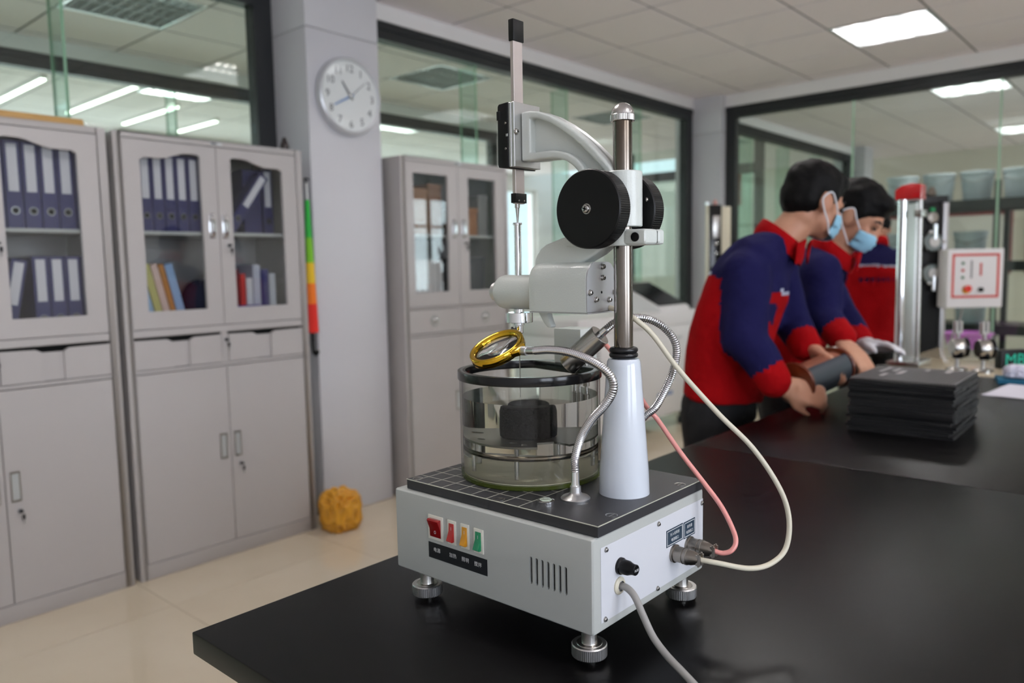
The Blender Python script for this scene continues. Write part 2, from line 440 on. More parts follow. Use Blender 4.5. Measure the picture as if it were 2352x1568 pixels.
# ------------------------------------------------------------------ lab bench
TZ = 0.80
m_top = mat('black_laminate', (9, 8, 9), 0.36, bump=(900, 0.05, 0.0004), spec=0.20)
m_edge = mat('black_laminate_edge', (26, 25, 24), 0.30)
m_base = mat('grey_bench_base', (150, 155, 154), 0.5)
bench = thing('lab_bench', (0.444, 0.954, 0), 'long black-topped lab bench carrying the white test instrument', 'bench')
SEAM = 1.770-0.444
def worktop(x0, x1):
    MB().box(x0, -1.55, TZ-.030, x1, 0, TZ).build('worktop', [m_top], bench, bevel=.0022, seg=2)
worktop(0, SEAM-.0004); worktop(SEAM+.0004, 3.02)
MB().box(.10, -1.50, .08, 2.98, -.05, TZ-.031).build('base_cabinet', m_base, bench, bevel=.002)
MB().box(.14, -1.46, 0, 2.94, -.09, .08).build('plinth', m_dark, bench, smooth=0)

# ------------------------------------------------------------------ test instrument
m_cast = mat('grey_white_enamel', (202, 207, 202), 0.34, bump=(420, 0.22, 0.0012), coat=0.25)
m_case = mat('grey_white_powder_coat', (180, 183, 179), 0.42, bump=(900, 0.12, 0.0006))
m_side = mat('white_side_panel', (210, 212, 217), 0.40)
m_plate = mat('charcoal_plastic', (52, 52, 55), 0.42, bump=(1500, .06, .0003))
m_ivory = mat('engraved_line', (196, 196, 180), 0.6)
m_black = mat('satin_black', (11, 11, 12), 0.38, spec=.35)
m_blackg = mat('gloss_black', (16, 16, 18), 0.16)
m_steel = mat('brushed_steel', (186, 184, 180), 0.27, 1.0)
m_chrome = mat('chrome', (226, 228, 230), 0.06, 1.0)
m_alu = mat('satin_aluminium', (212, 212, 212), 0.33, 1.0)
m_alumat = mat('aluminium_plate', (200, 200, 203), 0.42, 0.85, bump=(600, .05, .0004))
m_pole = mat('worn_steel_pole', (128, 122, 116), 0.14, 1.0, var=((74, 58, 40), 7, 0.42, 0.70, (2.5, 2.5, .5)))
m_cone = mat('white_gloss_enamel', (206, 213, 222), 0.22, coat=0.5)
m_nickel = mat('aged_nickel', (150, 144, 136), 0.34, 1.0)
m_gold = mat('polished_gold', (214, 172, 52), 0.10, 1.0)
m_ivplastic = mat('ivory_plastic', (222, 220, 208), 0.4)
m_cable = mat('ivory_cable', (206, 200, 180), 0.45, bump=(220, .05, .001))
m_grey_cable = mat('grey_cable', (150, 148, 144), 0.48)
m_redwire = mat('red_wire', (205, 40, 38), 0.35)
m_rubber = mat('black_rubber', (24, 24, 26), 0.28)
m_labelb = mat('slate_label', (44, 62, 78), 0.45)
m_labelk = mat('black_label', (24, 27, 32), 0.42)
m_print = mat('white_print', (226, 228, 228), 0.6)
m_hole = mat('hole_shade_black', (8, 8, 8), 0.9)  # black that paints the shade inside holes, slots and gaps
IX, IY = 0.6843, 0.4905
pen = thing('penetrometer', (IX, IY, TZ), 'white bench-top needle penetrometer with tall column and black knobs', 'instrument')
D, WD, ZB, ZT_ = 0.258, 0.338, 0.045, 0.158
# case
case = MB().box(0, 0, ZB, D, WD, ZT_).build('case', m_case, pen, bevel=.0045, seg=3)
vy = [0.0906-(0.0906-0.0383)*k/6 for k in range(7)]
ct = MB()
def slotpoly(yc, r=.0021, z0=.0862, z1=.1156):
    p = [(yc+r*math.cos(t), z1+r*math.sin(t)) for t in [PI*i/8 for i in range(9)]] + [(yc+r*math.cos(t), z0+r*math.sin(t)) for t in [PI+PI*i/8 for i in range(9)]]
    return p
for y in vy: ct.prism(slotpoly(y), 'yz', -.01, .006)
ct.lathe([(.0066, -.01), (.0066, .004)], (.1346, 0, .0817), (0, 1, 0), 20, cap=True)
cut(case, ct)
for y in vy: MB().box(.0035, y-.0026, .0835, .0058, y+.0026, .1185).build('slot_shade', m_hole, case, smooth=0)  # black backing stands in for the shade inside each slot
MB().lathe([(.0064, .0038), (.0064, .0032), (.0, .0032)], (.1346, 0, .0817), (0, 1, 0), 20).build('adjuster_recess', m_hole, case)
MB().lathe([(.0042, .0034), (.0042, .0008), (.0036, .0002), (0, .0002)], (.1346, 0, .0817), (0, 1, 0), 20).box(.1341, -.0001, .0782, .1351, .0003, .0852, 0).build('adjuster_screw', m_steel, pen)
# top plate
plate = MB().box(.0078, -.0022, ZT_+.0005, .2534, .3207, .172).build('top_plate', m_plate, pen, bevel=.0006, seg=1)
gl = MB(); w_ = .00045; zt = .17206
for k in range(8):
    y = .3042-.0269*k; gl.box(.0085, y-w_, .1719, .2528, y+w_, zt)
for k in range(9):
    x = .0340+.0262*k; gl.box(x-w_, .1159, .1719, x+w_, .3202, zt)
gl.box(.0076, -.0024, .1712, .2536, -.0016, zt); gl.box(.0072, -.0024, .1712, .0082, .3209, zt)
gl.build('engraved_grid', m_ivory, plate, smooth=0)
def pan_screw(parent, c, n, r, m=m_steel, h=None, nm='screw', washer=True):
    """cross-head screw"""
    n = Vector(n); h = h or r*.75
    q = MB(); base = 0.0
    if washer: q.lathe([(r*1.22, 0), (r*1.22, r*.28), (r*.6, r*.28)], c, n, 18); base = r*.28
    q.lathe([(r, base), (r, base+h*.45), (r*.86, base+h*.8), (r*.55, base+h), (0, base+h*1.02)], c, n, 18)
    a = n.orthogonal().normalized(); b = n.cross(a); c = Vector(c)
    a = Quaternion(n, .5) @ a; b = Quaternion(n, .5) @ b
    for u, v in ((a, b), (b, a)):
        o_ = c+n*(base+h*1.06)
        q.add([o_+u*r*.62+v*r*.13, o_-u*r*.62+v*r*.13, o_-u*r*.62-v*r*.13, o_+u*r*.62-v*r*.13], [(0, 1, 2, 3)], 1)
    return q.build(nm, [m, m_hole], parent)
for x, y in ((.0179, .309), (.0150, .1536), (.0500, .0085), (.2118, .0095), (.236, .305)):
    MB().lathe([(.0075, 0), (.0075, .0003), (.0068, .0003), (.0060, -.0002), (0, -.0002)], (x, y, .1721), n=24).box(x-.006, y-.0006, .1720, x+.006, y+.0006, .17215).build('plate_screw', m_steel, plate)
# feet
def knurl(q, c, ax, r, h, n=110, d=.0004, mi=0, ch=.0012):
    ax = Vector(ax).normalized(); a = ax.orthogonal().normalized(); b = ax.cross(a); c = Vector(c); rings = []
    for rr, hh, kk in ((r*.62, 0, 0), (r-ch, 0, 0), (r, ch, 1), (r, h*.38, 1), (r, h*.62, 1), (r, h-ch, 1), (r-ch, h, 0), (r*.62, h, 0)):
        rings.append([c+ax*hh+(rr-(d if (kk and j % 2) else 0))*(math.cos(2*PI*j/n)*a+math.sin(2*PI*j/n)*b) for j in range(n)])
    return q.loft(rings, True, True, mi)
for x, y in ((.0283, .0263), (.0268, .3059), (.243, .0249), (.243, .3059)):
    ft = MB().lathe([(0, 0), (.0068, 0), (.0075, .001), (.0075, .008)], (x, y, 0), n=28).build('levelling_foot', m_steel, pen)
    knurl(MB(), (x, y, .0055), (0, 0, 1), .0212, .0150).build('knurled_wheel', m_alu, ft, smooth=25)
    MB().lathe([(.0155, .0205), (.0150, .0212), (.0098, .0212), (.0095, .022), (.0095, .0452)], (x, y, 0), n=28).build('stem', m_steel, ft)
# rocker switches on the case front
def rocker(y1, y0, z0, z1, colr, up, big=False):
    cy = (y0+y1)/2; cz = (z0+z1)/2; hw = (y1-y0)/2; hh = (z1-z0)/2
    s = MB().box(-.0018, y0, z0, 0, y1, z1).build('rocker_switch', m_ivplastic, pen, bevel=.0005)
    rw = hw*(.74 if big else .60); rz = hh*.76; rw = min(rw, hw-.0026)
    out, inn = .0078, .0022
    prof = [(-.0005, rz), (-inn, rz), (-inn*1.3, 0.15*rz), (-out, -rz*.86), (-out*.72, -rz), (-.0005, -rz)]
    if up: prof = [(x, -z) for x, z in reversed(prof)]
    q = MB().prism([(x, cz+z) for x, z in prof], 'xz', cy-rw, cy+rw)
    rk = q.build('rocker', mat('rocker_plastic_'+str(colr), colr, 0.18, coat=.6, spec=.6), s, bevel=.0004)
    pr = MB()
    sg = 1 if up else -1
    # marks lie on the two slopes of the rocker
    def onface(dy, dz):
        t = dz/rz*sg
        return -(inn*1.15 if t < .15 else inn*1.3+(out-inn*1.3)*min((t-.15)/.71, 1.0))-.00025
    zi = .45*rz
    pr.add([(onface(0, zi+.0022), cy+.0003, cz+zi+.0022), (onface(0, zi+.0022), cy-.0003, cz+zi+.0022), (onface(0, zi-.0022), cy-.0003, cz+zi-.0022), (onface(0, zi-.0022), cy+.0003, cz+zi-.0022)], [(0, 1, 2, 3)])
    zo = -.45*rz; n = 20; ra, rb = .0017, .0012
    vs = []
    for j in range(n):
        t = 2*PI*j/n
        for r in (ra, rb): vs.append((onface(0, zo+r*1.25*math.sin(t)), cy+r*math.cos(t), cz+zo+r*1.25*math.sin(t)))
    pr.add(vs, [(2*j, 2*((j+1) % n), 2*((j+1) % n)+1, 2*j+1) for j in range(n)])
    pr.build('marking', m_print, s, fix=False, smooth=0)
rocker(.2688, .2406, .1015, .1347, (140, 14, 18), True, True)
rocker(.2317, .2163, .1025, .1344, (170, 12, 16), False)
rocker(.2074, .1923, .1025, .1346, (206, 140, 12), False)
rocker(.1839, .1674, .1021, .1336, (0, 130, 84), False)
for o_, nm in zip([c for c in children(pen) if c.name.startswith('rocker_switch')], ('large red rocker switch pressed on', 'small red rocker switch', 'amber rocker switch', 'green rocker switch')): o_['label'] = nm
lab = MB().box(-.0006, .1622, .0750, 0, .2701, .0964).build('switch_label_strip', m_labelk, pen, smooth=0)
def on_front(y, z): return Matrix(((0, 0, -1, -.0008), (-1, 0, 0, y), (0, 1, 0, z), (0, 0, 0, 1)))
tx = MB()
for s, y, z in (('电源', .2605, .0852), ('加热', .2303, .0850), ('照明', .2074, .0848), ('搅拌', .1847, .0843)):
    tx.text(s, .0066, on_front(y, z), spacing=1.08)
tx.build('lettering', m_print, lab, fix=False, smooth=0)
# side panel with labels, fuse, sockets
pan = MB().box(.0148, -.0007, .0560, .2560, 0, .1446).build('side_panel', m_side, pen, bevel=.0003, seg=1)
for x, z in ((.0245, .1402), (.1394, .1398), (.2520, .1389), (.0220, .0590), (.1368, .0574), (.2500, .0590)):
    pan_screw(pan, (x, -.0007, z), (0, -1, 0), .0026, m_steel)
def on_side(x, z, y=-.0014): return Matrix(((1, 0, 0, x), (0, 0, -1, y), (0, 1, 0, z), (0, 0, 0, 1)))
def side_label(x0, x1, z0, z1, l1, l2):
    o = MB().box(x0, -.0012, z0, x1, -.0007, z1).build('socket_label', m_labelb, pan, smooth=0)
    e = .0016; t = .0007
    q = MB().frame([(x0+e, z0+e), (x1-e, z0+e), (x1-e, z1-e), (x0+e, z1-e)], [(x0+e+t, z0+e+t), (x1-e-t, z0+e+t), (x1-e-t, z1-e-t), (x0+e+t, z1-e-t)], 'xz', -.00135, -.0012)
    q.text(l1, .0047, on_side((x0+x1)/2, (z0+z1)/2+.0018), align='CENTER')
    q.text(l2, .0047, on_side((x0+x1)/2, (z0+z1)/2-.0055), align='CENTER')
    q.build('lettering', m_print, o, fix=False, smooth=0)
side_label(.1586, .2002, .1030, .1252, '针入柱释放', '电源插口')
side_label(.2026, .2330, .1022, .1244, '加热器', '电源插口')
fz = MB().lathe([(.0100, 0), (.0100, .003), (.0088, .0045), (.0085, .012), (.0072, .0155), (.0064, .018), (.0064, .0220), (.0058, .0228), (0, .0228)], (.0529, -.0007, .1127), (0, -1, 0), 28).build('fuse_holder', m_black, pen)
MB().text('FUSE', .0040, Matrix(((1, 0, 0, .0529), (0, 0, -1, -.0237), (0, 1, 0, .1112), (0, 0, 0, 1))), align='CENTER').build('lettering', m_print, fz, fix=False, smooth=0)
MB().lathe([(.0105, 0), (.0105, .0015), (.0088, .003), (.0062, .0035)], (.0511, -.0007, .0895), (0, -1, 0), 24).build('cord_grommet', m_cable, pen)
def plug(x, z):
    p = MB().lathe([(.0118, 0), (.0118, .003), (.0102, .0032), (.0100, .014), (.0106, .0142), (.0106, .0150), (.0098, .0152), (.0098, .018), (.0108, .0182), (.0108, .0205), (.0100, .0207), (.0095, .026), (.0072, .033), (.0062, .036), (0, .036)], (x, -.0007, z), (0, -1, 0), 28).build('connector_plug', m_nickel, pen)
    c = MB()
    for s in (-1, 1):
        c.box(x+s*.0045-.0012, -.0405, z-.0068, x+s*.0045+.0012, -.034, z+.0068)
        c.lathe([(.0014, -.0085), (.0014, .0085)], (x+s*.0045, -.0375, z), (0, 0, 1), 10, cap=True)
    c.build('strain_clamp', m_nickel, p, bevel=.0003, seg=1)
plug(.178, .0908); plug(.2167, .0908)
# column
MB().lathe([(.0322, .1721), (.0322, .1735), (.0320, .176), (.0312, .200), (.0216, .335), (.0208, .341), (.0190, .3445), (.0120, .3452)], (.1372, .048, 0), n=64).build('column_sleeve', m_cone, pen)
MB().cyl((.1372, .048, .34), (.1372, .048, .640), .0118, n=48).build('column', m_pole, pen)
for z in (.3492, .3556):
    q = MB(); R_, r_ = .0146, .0036
    rings = [[(.1372+(R_+r_*math.cos(2*PI*i/12))*math.cos(2*PI*j/40), .048+(R_+r_*math.cos(2*PI*i/12))*math.sin(2*PI*j/40), z+r_*math.sin(2*PI*i/12)) for i in range(12)] for j in range(41)]
    q.loft(rings, False).build('rubber_ring', m_rubber, pen)
kn = MB(); knurl(kn, (.1372, .048, .6362), (0, 0, 1), .0150, .0085, n=90, d=.0004, ch=.0008)
cap_ = kn.build('column_cap', m_steel, pen, smooth=25)
MB().lathe([(.0150*math.cos(t)*.95, .6445+.0145*math.sin(t)) for t in [PI/2*i/10 for i in range(11)]], (.1372, .048, 0), n=40).build('cap_dome', m_steel, cap_)
# carriage on the column
q = MB().lathe([(.0121, .5085), (.0225, .5085), (.0235, .5095), (.0235, .5745), (.0225, .5757), (.0121, .5757)], (.1372, .0475, 0), n=48)
car = q.build('carriage', m_cast, pen)
MB().box(.1175, .058, .509, .157, .108, .575).build('carriage_block', m_cast, car, bevel=.004)
pan_screw(car, (.1560, .0262, .5415), (.45, -.89, 0), .0024, m_steel)
cl = MB().lathe([(.0121, .4852), (.0215, .4852), (.0225, .4862), (.0225, .5040), (.0215, .5050), (.0121, .5050)], (.1372, .048, 0), n=48).build('clamp', m_cast, pen)
MB().box(.1190, .0045, .4856, .1480, .040, .5046).build('clamp_lug', m_cast, cl, bevel=.005, seg=3)
MB().box(.1505, .0045, .4856, .1640, .040, .5046).build('clamp_lug', m_cast, cl, bevel=.005, seg=3)
MB().box(.147, .0075, .488, .152, .038, .502).build('clamp_gap_shade', m_hole, cl, smooth=0)  # black filler paints the shade in the split of the clamp
MB().lathe([(.0056, 0), (.0056, .001), (.0048, .0012), (.0048, .0004), (.0026, .0004), (0, .0004)], (.1190, .0190, .4950), (-1, 0, 0), 24).build('clamp_bolt', m_black, cl)
MB().box(.1190, .045, .4858, .1554, .125, .5046).build('clamp_arm', m_cast, cl, bevel=.004, seg=3)
MB().cyl((.112, .068, .530), (.170, .068, .530), .010, n=20).build('pinion_shaft', m_steel, pen)
for a, s in ((.1125, -1), (.1668, 1)):
    kb = MB(); knurl(kb, (a, .068, .530), (s, 0, 0), .0480, .0232, n=220, d=.00035, ch=.0016)
    ko = kb.build('focus_knob', m_black, pen, smooth=25)
    if s < 0: pan_screw(ko, (.1125-.0230, .068, .530), (-1, 0, 0), .0052, m_steel)
# lower housing with hump
def arch(hw, z0, z1, zs, flat, n=10):
    """arch outline in xz about x=.1372"""
    pts = [(-hw, z0), (hw, z0), (hw, zs)]
    for i in range(1, n):
        t = PI/2*i/n; pts.append((flat+(hw-flat)*math.cos(t), zs+(z1-zs)*math.sin(t)))
    pts += [(flat, z1), (-flat, z1)]
    for i in range(1, n):
        t = PI/2*(1-i/n); pts.append((-flat-(hw-flat)*math.cos(t), zs+(z1-zs)*math.sin(t)))
    pts.append((-hw, zs))
    return [(.1372+x, z) for x, z in pts]
rings = []
for y, s in ((.0830, 1.0), (.1640, 1.0), (.1700, .985), (.1745, .955), (.1775, .91), (.1790, .85)):
    rings.append([(.1372+(x-.1372)*s, y, .4325+(z-.4325)*s) for x, z in arch(.0322, .4030, .4664, .4420, .013)])
hs = MB().loft(rings).build('head_housing', m_cast, pen, smooth=50)
MB().box(.1080, .0820, .4008, .1660, .1770, .4026).build('bottom_cover', m_alumat, hs, smooth=0)
ep = MB().prism(arch(.0318, .4034, .4662, .4420, .013), 'xz', .0808, .0829).build('end_plate', m_alumat, hs, smooth=50)
for x, z in ((.1390, .4602), (.1390, .4461), (.1112, .4279), (.1660, .4270), (.1237, .4187), (.1530, .4175)):
    pan_screw(ep, (x, .0808, z), (0, -1, 0), .0033, m_steel, h=.0034)
MB().lathe([(.0016, 0), (.0016, .0002), (0, .0002)], (.1372, .0807, .4275), (0, -1, 0), 14).build('plate_hole', m_hole, ep)
# hump joining housing to clamp
hp = [(.1800, .4610), (.1796, .4698), (.1752, .4775), (.1690, .4850), (.1600, .4905), (.1480, .4940), (.1300, .4990), (.0950, .5030), (.0650, .5035), (.0600, .4900), (.0800, .4760), (.1020, .4655), (.1020, .4560), (.1780, .4560)]
MB().prism(hp, 'yz', .1222, .1522).build('housing_hump', m_cast, hs, bevel=.0045, seg=3, smooth=45)
ns = MB().lathe([(.0239, .172), (.0239, .2440), (.0225, .2495), (.0195, .2525), (0, .2525)], (.1372, 0, .4268), (0, 1, 0), 48).build('release_nose', m_cast, pen)
MB().lathe([(.0112, .2520), (.0112, .2560), (.0134, .2562), (.0134, .2648), (.0128, .2656), (.0100, .2656), (.0096, .2650), (0, .2650)], (.1372, 0, .4268), (0, 1, 0), 36).build('release_button', m_alu, ns)
# trigger lever under the housing
lv = [(.1780, .4040), (.1600, .4040), (.1590, .3960), (.1560, .3880), (.1530, .3830), (.1545, .3800), (.1600, .3805), (.1660, .3860), (.1720, .3950)]
MB().prism(lv, 'yz', .1240, .1350).build('trigger_lever', m_cast, pen, bevel=.003, seg=2, smooth=50)
# spindle, weight, needle holder, needle
SX, SY = .1358, .2200
sp = MB().lathe([(.0, .5225), (.0060, .5225), (.0064, .5215), (.0064, .5195), (.0050, .5190), (.0050, .3900), (0, .3900)], (SX, SY, 0), n=28).build('spindle', m_chrome, pen)
MB().lathe([(.0050, .4035), (.0072, .4030), (.0072, .3805), (.0058, .3800), (.0058, .3700), (.0050, .3690), (0, .3690)], (SX, SY, 0), n=28).build('needle_chuck', m_chrome, pen)
wt = MB(); rg = []
for r, z in ((.0078, .3985), (.0190, .3985), (.0194, .3980), (.0194, .3850), (.0190, .3845), (.0078, .3845)):
    rg.append([(SX+r*math.cos(2*PI*j/48), SY+r*math.sin(2*PI*j/48), z) for j in range(48)])
wt.loft(rg, False); wt.build('ring_weight', m_chrome, pen)
MB().lathe([(.0022, 0), (.0022, .003), (.0040, .003), (.0040, .0055), (.0030, .0058), (0, .0058)], (SX-.0046, SY+.0035, .3745), (-.79, .61, 0), 16).build('thumb_screw', m_nickel, pen)
MB().lathe([(.0014, .370), (.0014, .352), (.0007, .351), (.0007, .300), (.0005, .279), (0, .277)], (SX, SY, 0), n=12).build('needle', m_steel, pen)
# measuring scale
sc = MB().box(.1272, .2143, .5480, .1458, .2203, .7920).build('scale_bar', mat('scale_aluminium', (206, 196, 192), .40, .9, bump=(500, .05, .0003)), pen, bevel=.0004, seg=1)
MB().box(.1258, .2128, .7640, .1478, .2218, .7925).build('end_cap', m_black, sc, bevel=.0012)
bc = MB().box(.1255, .2125, .5490, .1480, .2220, .5620).build('clamp_block', m_black, sc, bevel=.0006)
for x in (.1315, .1425): pan_screw(bc, (x, .2125, .5520), (0, -1, 0), .0014, m_steel, washer=False)
MB().lathe([(.0, .5490), (.0036, .5490), (.0036, .5430), (.0028, .5425), (.0026, .5400), (.0014, .5260), (.0012, .5225), (0, .5225)], (SX, SY-.0005, 0), n=20).build('contact_probe', m_steel, sc)
dm = MB().box(.1090, .1995, .5950, .1632, .2045, .6795).build('mount_plate', m_alu, pen, bevel=.0005, seg=1)
MB().box(.1090, .2050, .5950, .1632, .2094, .6795).build('back_plate', m_alu, dm, bevel=.0005, seg=1)
rd = MB().prism([(.2095, .5935), (.2095, .6800), (.2255, .6790), (.2275, .6760), (.2285, .6000), (.2270, .5955)], 'yz', .1075, .1645).build('readout_unit', m_black, dm, bevel=.0012)
MB().box(.1070, .2225, .6580, .1078, .2292, .6700).build('side_button', m_blackg, rd, bevel=.0004, seg=1)
MB().box(.1071, .2096, .6355, .1077, .2128, .6388).build('lock_tab', m_alu, rd, smooth=0)
for z in (.6530, .6195): pan_screw(rd, (.1074, .2135, z), (-1, 0, 0), .0016, m_nickel, washer=False)
pan_screw(dm, (.1125, .1995, .6405), (0, -1, 0), .0036, m_steel)
# curved arm with recessed web
top = [(.1990, .6668), (.1850, .6672), (.1700, .6645), (.1500, .6565), (.1310, .6455), (.1120, .6330), (.0936, .6185), (.0790, .6050), (.0675, .5935), (.0580, .5830), (.0500, .5700)]
bot = [(.1990, .6030), (.1800, .6020), (.1600, .6022), (.1450, .6015), (.1330, .5988), (.1230, .5950), (.1140, .5890), (.1070, .5820), (.1020, .5740), (.0990, .5660), (.0980, .5560)]
arm = MB().prism(top + list(reversed(bot)), 'yz', .1372-.0035, .1372+.0035).build('curved_arm', m_cast, pen, bevel=.001, smooth=50)
def inset(a, b, w):
    out = []
    for p, q_ in zip(a, b):
        d = Vector((q_[0]-p[0], q_[1]-p[1])); l = d.length; d /= l; out.append((p[0]+d.x*min(w, l*.45), p[1]+d.y*min(w, l*.45)))
    return out
ti = inset(top, bot, .0100); bi = inset(bot, top, .0100)
ti[0] = (.1840, ti[0][1]); bi[0] = (.1840, bi[0][1]); ti[1] = (.1795, ti[1][1]); bi[1] = (.1795, bi[1][1])
MB().frame(top + list(reversed(bot)), ti + list(reversed(bi)), 'yz', .1372-.0150, .1372+.0150).build('arm_rim', m_cast, arm, bevel=.0032, seg=3, smooth=55)
# cables
white = [(.1547, .081, .4072), (.1560, .066, .4030), (.1535, .052, .3985), (.15, .0369, .3924), (.165, .022, .3726), (.19, -.001, .3272), (.225, -.0378, .2698), (.255, -.0716, .2234), (.275, -.0985, .172), (.28, -.1097, .1326), (.27, -.1103, .0963), (.245, -.1009, .0808), (.215, -.0855, .0801), (.188, -.0576, .0883), (.178, -.036, .0908)]
MB().tube(spline(white, 8), .0034, 12).build('signal_cable', m_cable, pen)
red = [(.222, .165, .352), (.219, .1428, .3600), (.214, .126, .3491), (.211, .1045, .3292), (.208, .0575, .2706), (.215, .0456, .2542), (.225, .0183, .2133), (.235, -.0085, .177), (.24, -.0343, .1452), (.24, -.0517, .1166), (.235, -.0584, .102), (.228, -.0558, .0924), (.222, -.0467, .0886), (.2167, -.036, .0908)]
rs = spline(red, 8)
MB().tube([p+Vector((0, 0, .0006)) for p in rs], .0013, 8).build('heater_wire', m_redwire, pen)
MB().tube(rs, .0033, 12, cap=False).build('heater_cable_sleeve', mat('pink_clear_sleeve', (226, 150, 142), 0.28, coat=.4), pen)
pw = [(.0511, -.0007, .0895), (.051, -.0116, .0893), (.05, -.0228, .0823), (.048, -.0356, .0633), (.045, -.05, .0447), (.04, -.0696, .0321), (.032, -.094, .0240), (.022, -.125, .0140), (.008, -.165, .0055), (-.015, -.220, .0045), (-.05, -.30, .0045), (-.09, -.42, .0045)]
MB().tube(spline(pw, 8), .0042, 12).build('power_cord', m_grey_cable, pen)
# gooseneck tubes
def goose(pts, r, nm, par, pitch=.0027):
    P = resample(spline(pts, 14), pitch/4); q = MB()
    q.tube(P, [r*(1.0+(.0, .085, .0, -.10)[i % 4]) for i in range(len(P))], 14)
    return q.build(nm, m_goose, par, smooth=60)
m_goose = mat('gooseneck_steel', (205, 205, 206), 0.16, 1.0)
mg = MB().lathe([(0, .1721), (.0184, .1721), (.0186, .1740), (.0165, .1760), (.0095, .1785), (.0072, .1810), (.0068, .1885), (.0058, .1895), (0, .1895)], (.0752, .0794, 0), n=40).build('magnifier', m_alu, pen)
MB().lathe([(.0058, .1890), (.0052, .1930), (.0046, .2080), (.0043, .2100), (0, .2100)], (.0752, .0794, 0), n=24).build('ferrule', m_chrome, mg)
h1 = [(.0752, .0794, .2070), (.0748, .0788, .2256), (.071, .0668, .2526), (.066, .0477, .2769), (.064, .0291, .2951), (.062, .0153, .3123), (.062, .0128, .3243), (.062, .0182, .3351), (.063, .0342, .3451), (.065, .0577, .3527), (.067, .0853, .3577), (.07, .1136, .358), (.072, .1394, .3552)]
goose(h1, .0050, 'gooseneck', mg)
MB().cyl((.0718, .1385, .3553), (.0735, .1535, .3540), .0050, n=24).build('ferrule', m_chrome, mg)
MB().cyl((.0734, .1530, .3540), (.0745, .1655, .3536), .0062, n=24).build('socket', m_alu, mg)
c0 = Vector((.076, .2077, .3538)); nn = Vector((-.4974, .0515, .8660)).normalized(); RR = .0385
lr = MB().lathe([(RR-.0080, -.0060), (RR-.001, -.0068), (RR, -.0058), (RR, .0048), (RR-.0012, .0060), (RR-.0035, .0062), (RR-.0070, .0048), (RR-.0088, .0010), (RR-.0080, -.0060)], c0, nn, 72).build('lens_ring', m_gold, mg, smooth=50)
hd = (Vector((.0745, .1600, .3537))-c0); hd -= nn*hd.dot(nn); hd.normalize(); sd = nn.cross(hd)
def quadbox(o_, d1, a0, a1, w0, w1, t):
    r0 = [o_+d1*a0+sd*(sx*w0)+nn*(sz*t) for sx, sz in ((-1, -1), (1, -1), (1, 1), (-1, 1))]
    r1 = [o_+d1*a1+sd*(sx*w1)+nn*(sz*t) for sx, sz in ((-1, -1), (1, -1), (1, 1), (-1, 1))]
    return [r0, r1]
MB().loft(quadbox(c0, hd, RR-.001, RR+.008, .013, .0075, .0046)).build('lens_lug', m_gold, mg, bevel=.001)
ln = MB().lathe([(0, .0035), (.010, .0033), (.020, .0024), (RR-.0084, .0), (.020, -.0024), (.010, -.0033), (0, -.0035)], c0, nn, 48).build('lens', mat('lens_glass', (255, 255, 255), 0.0, trans=1.0, ior=1.5), mg, smooth=80)
# lamp on a second gooseneck
lp = MB().lathe([(0, .1721), (.0165, .1721), (.0165, .1740), (.0085, .1785), (.0065, .1810), (.0060, .1890), (0, .1890)], (.2080, .0980, 0), n=36).build('lamp', m_alu, pen)
h2 = [(.208, .098, .187), (.207, .094, .212), (.204, .078, .238), (.2, .0560, .2600), (.2, .0400, .2737), (.2, .0236, .3013), (.2, .0122, .328), (.197, .0067, .3512), (.193, .0101, .3682), (.187, .0225, .3832), (.18, .0375, .3916), (.173, .0527, .3938), (.165, .0661, .3917), (.16, .0777, .3865), (.1555, .0895, .3765)]
goose(h2, .0050, 'gooseneck', lp)
A_ = Vector((.1555, .0895, .3765)); B_ = Vector((.145, .138, .3326)); ld = (B_-A_).normalized()
MB().cyl(A_-ld*.004, A_+ld*.012, .0052, .0056, n=24).build('lamp_neck', m_chrome, lp)
MB().lathe([(0, .008), (.0140, .008), (.0148, .0086), (.0148, .071), (.0142, .0715), (.0130, .0715), (.0122, .056), (0, .056)], A_, ld, 40).build('lamp_head', m_steel, lp)
# bubble level
bl = MB().lathe([(0, .1722), (.0112, .1722), (.0112, .1745), (.0092, .1755), (.0076, .1755)], (.0425, .1008, 0), n=36).build('bubble_level', m_chrome, pen)
MB().lathe([(.0078, .1752), (.0074, .1758), (0, .1762)], (.0425, .1008, 0), n=32).build('level_glass', mat('level_fluid', (200, 214, 196), .08, coat=.8), bl)
MB().lathe([(.0034, .17625), (.0030, .1763)], (.0425, .1008, 0), n=24).build('level_ring', m_black, bl)

# ------------------------------------------------------------------ water bath on the plate
JX, JY = IX+.1410, IY+.2070
jar = thing('water_bath', (JX, JY, TZ+.1721), 'clear glass water bath with black rim on the instrument plate', 'bath')
m_jar = glassy('jar_glass', (0.985, 0.99, 0.985), 0.45)
JR = .0985
MB().lathe([(JR, .0062), (JR, .137), (JR-.003, .137), (JR-.003, .0066)], n=96).build('glass_wall', m_jar, jar)
MB().lathe([(0, 0), (JR-.001, 0), (JR, .001), (JR, .0058), (0, .0058)], n=96).build('base_glass', mat('green_base_glass', (96, 110, 40), 0.06, trans=.55, ior=1.5), jar)
MB().lathe([(0, .0060), (JR-.0040, .0060), (JR-.0040, .0074), (0, .0074)], n=64).build('bath_floor', mat('milky_floor', (246, 241, 214), 0.6), jar)
wtr = MB().lathe([(0, .0062), (JR-.0036, .0062), (JR-.0036, .1120)], n=96).build('water', refractive('bath_water', (0.99, 0.99, 0.965), 1.333), jar)
MB().lathe([(0, .1119), (JR-.0037, .1119)], n=96).build('water_surface', glassy('water_surface', (0.97, 0.98, 0.95), 0.6), wtr)
ang0 = math.radians(-11); nseg = 96; ro, ri = .1008, .0900
out_, in_ = [], []
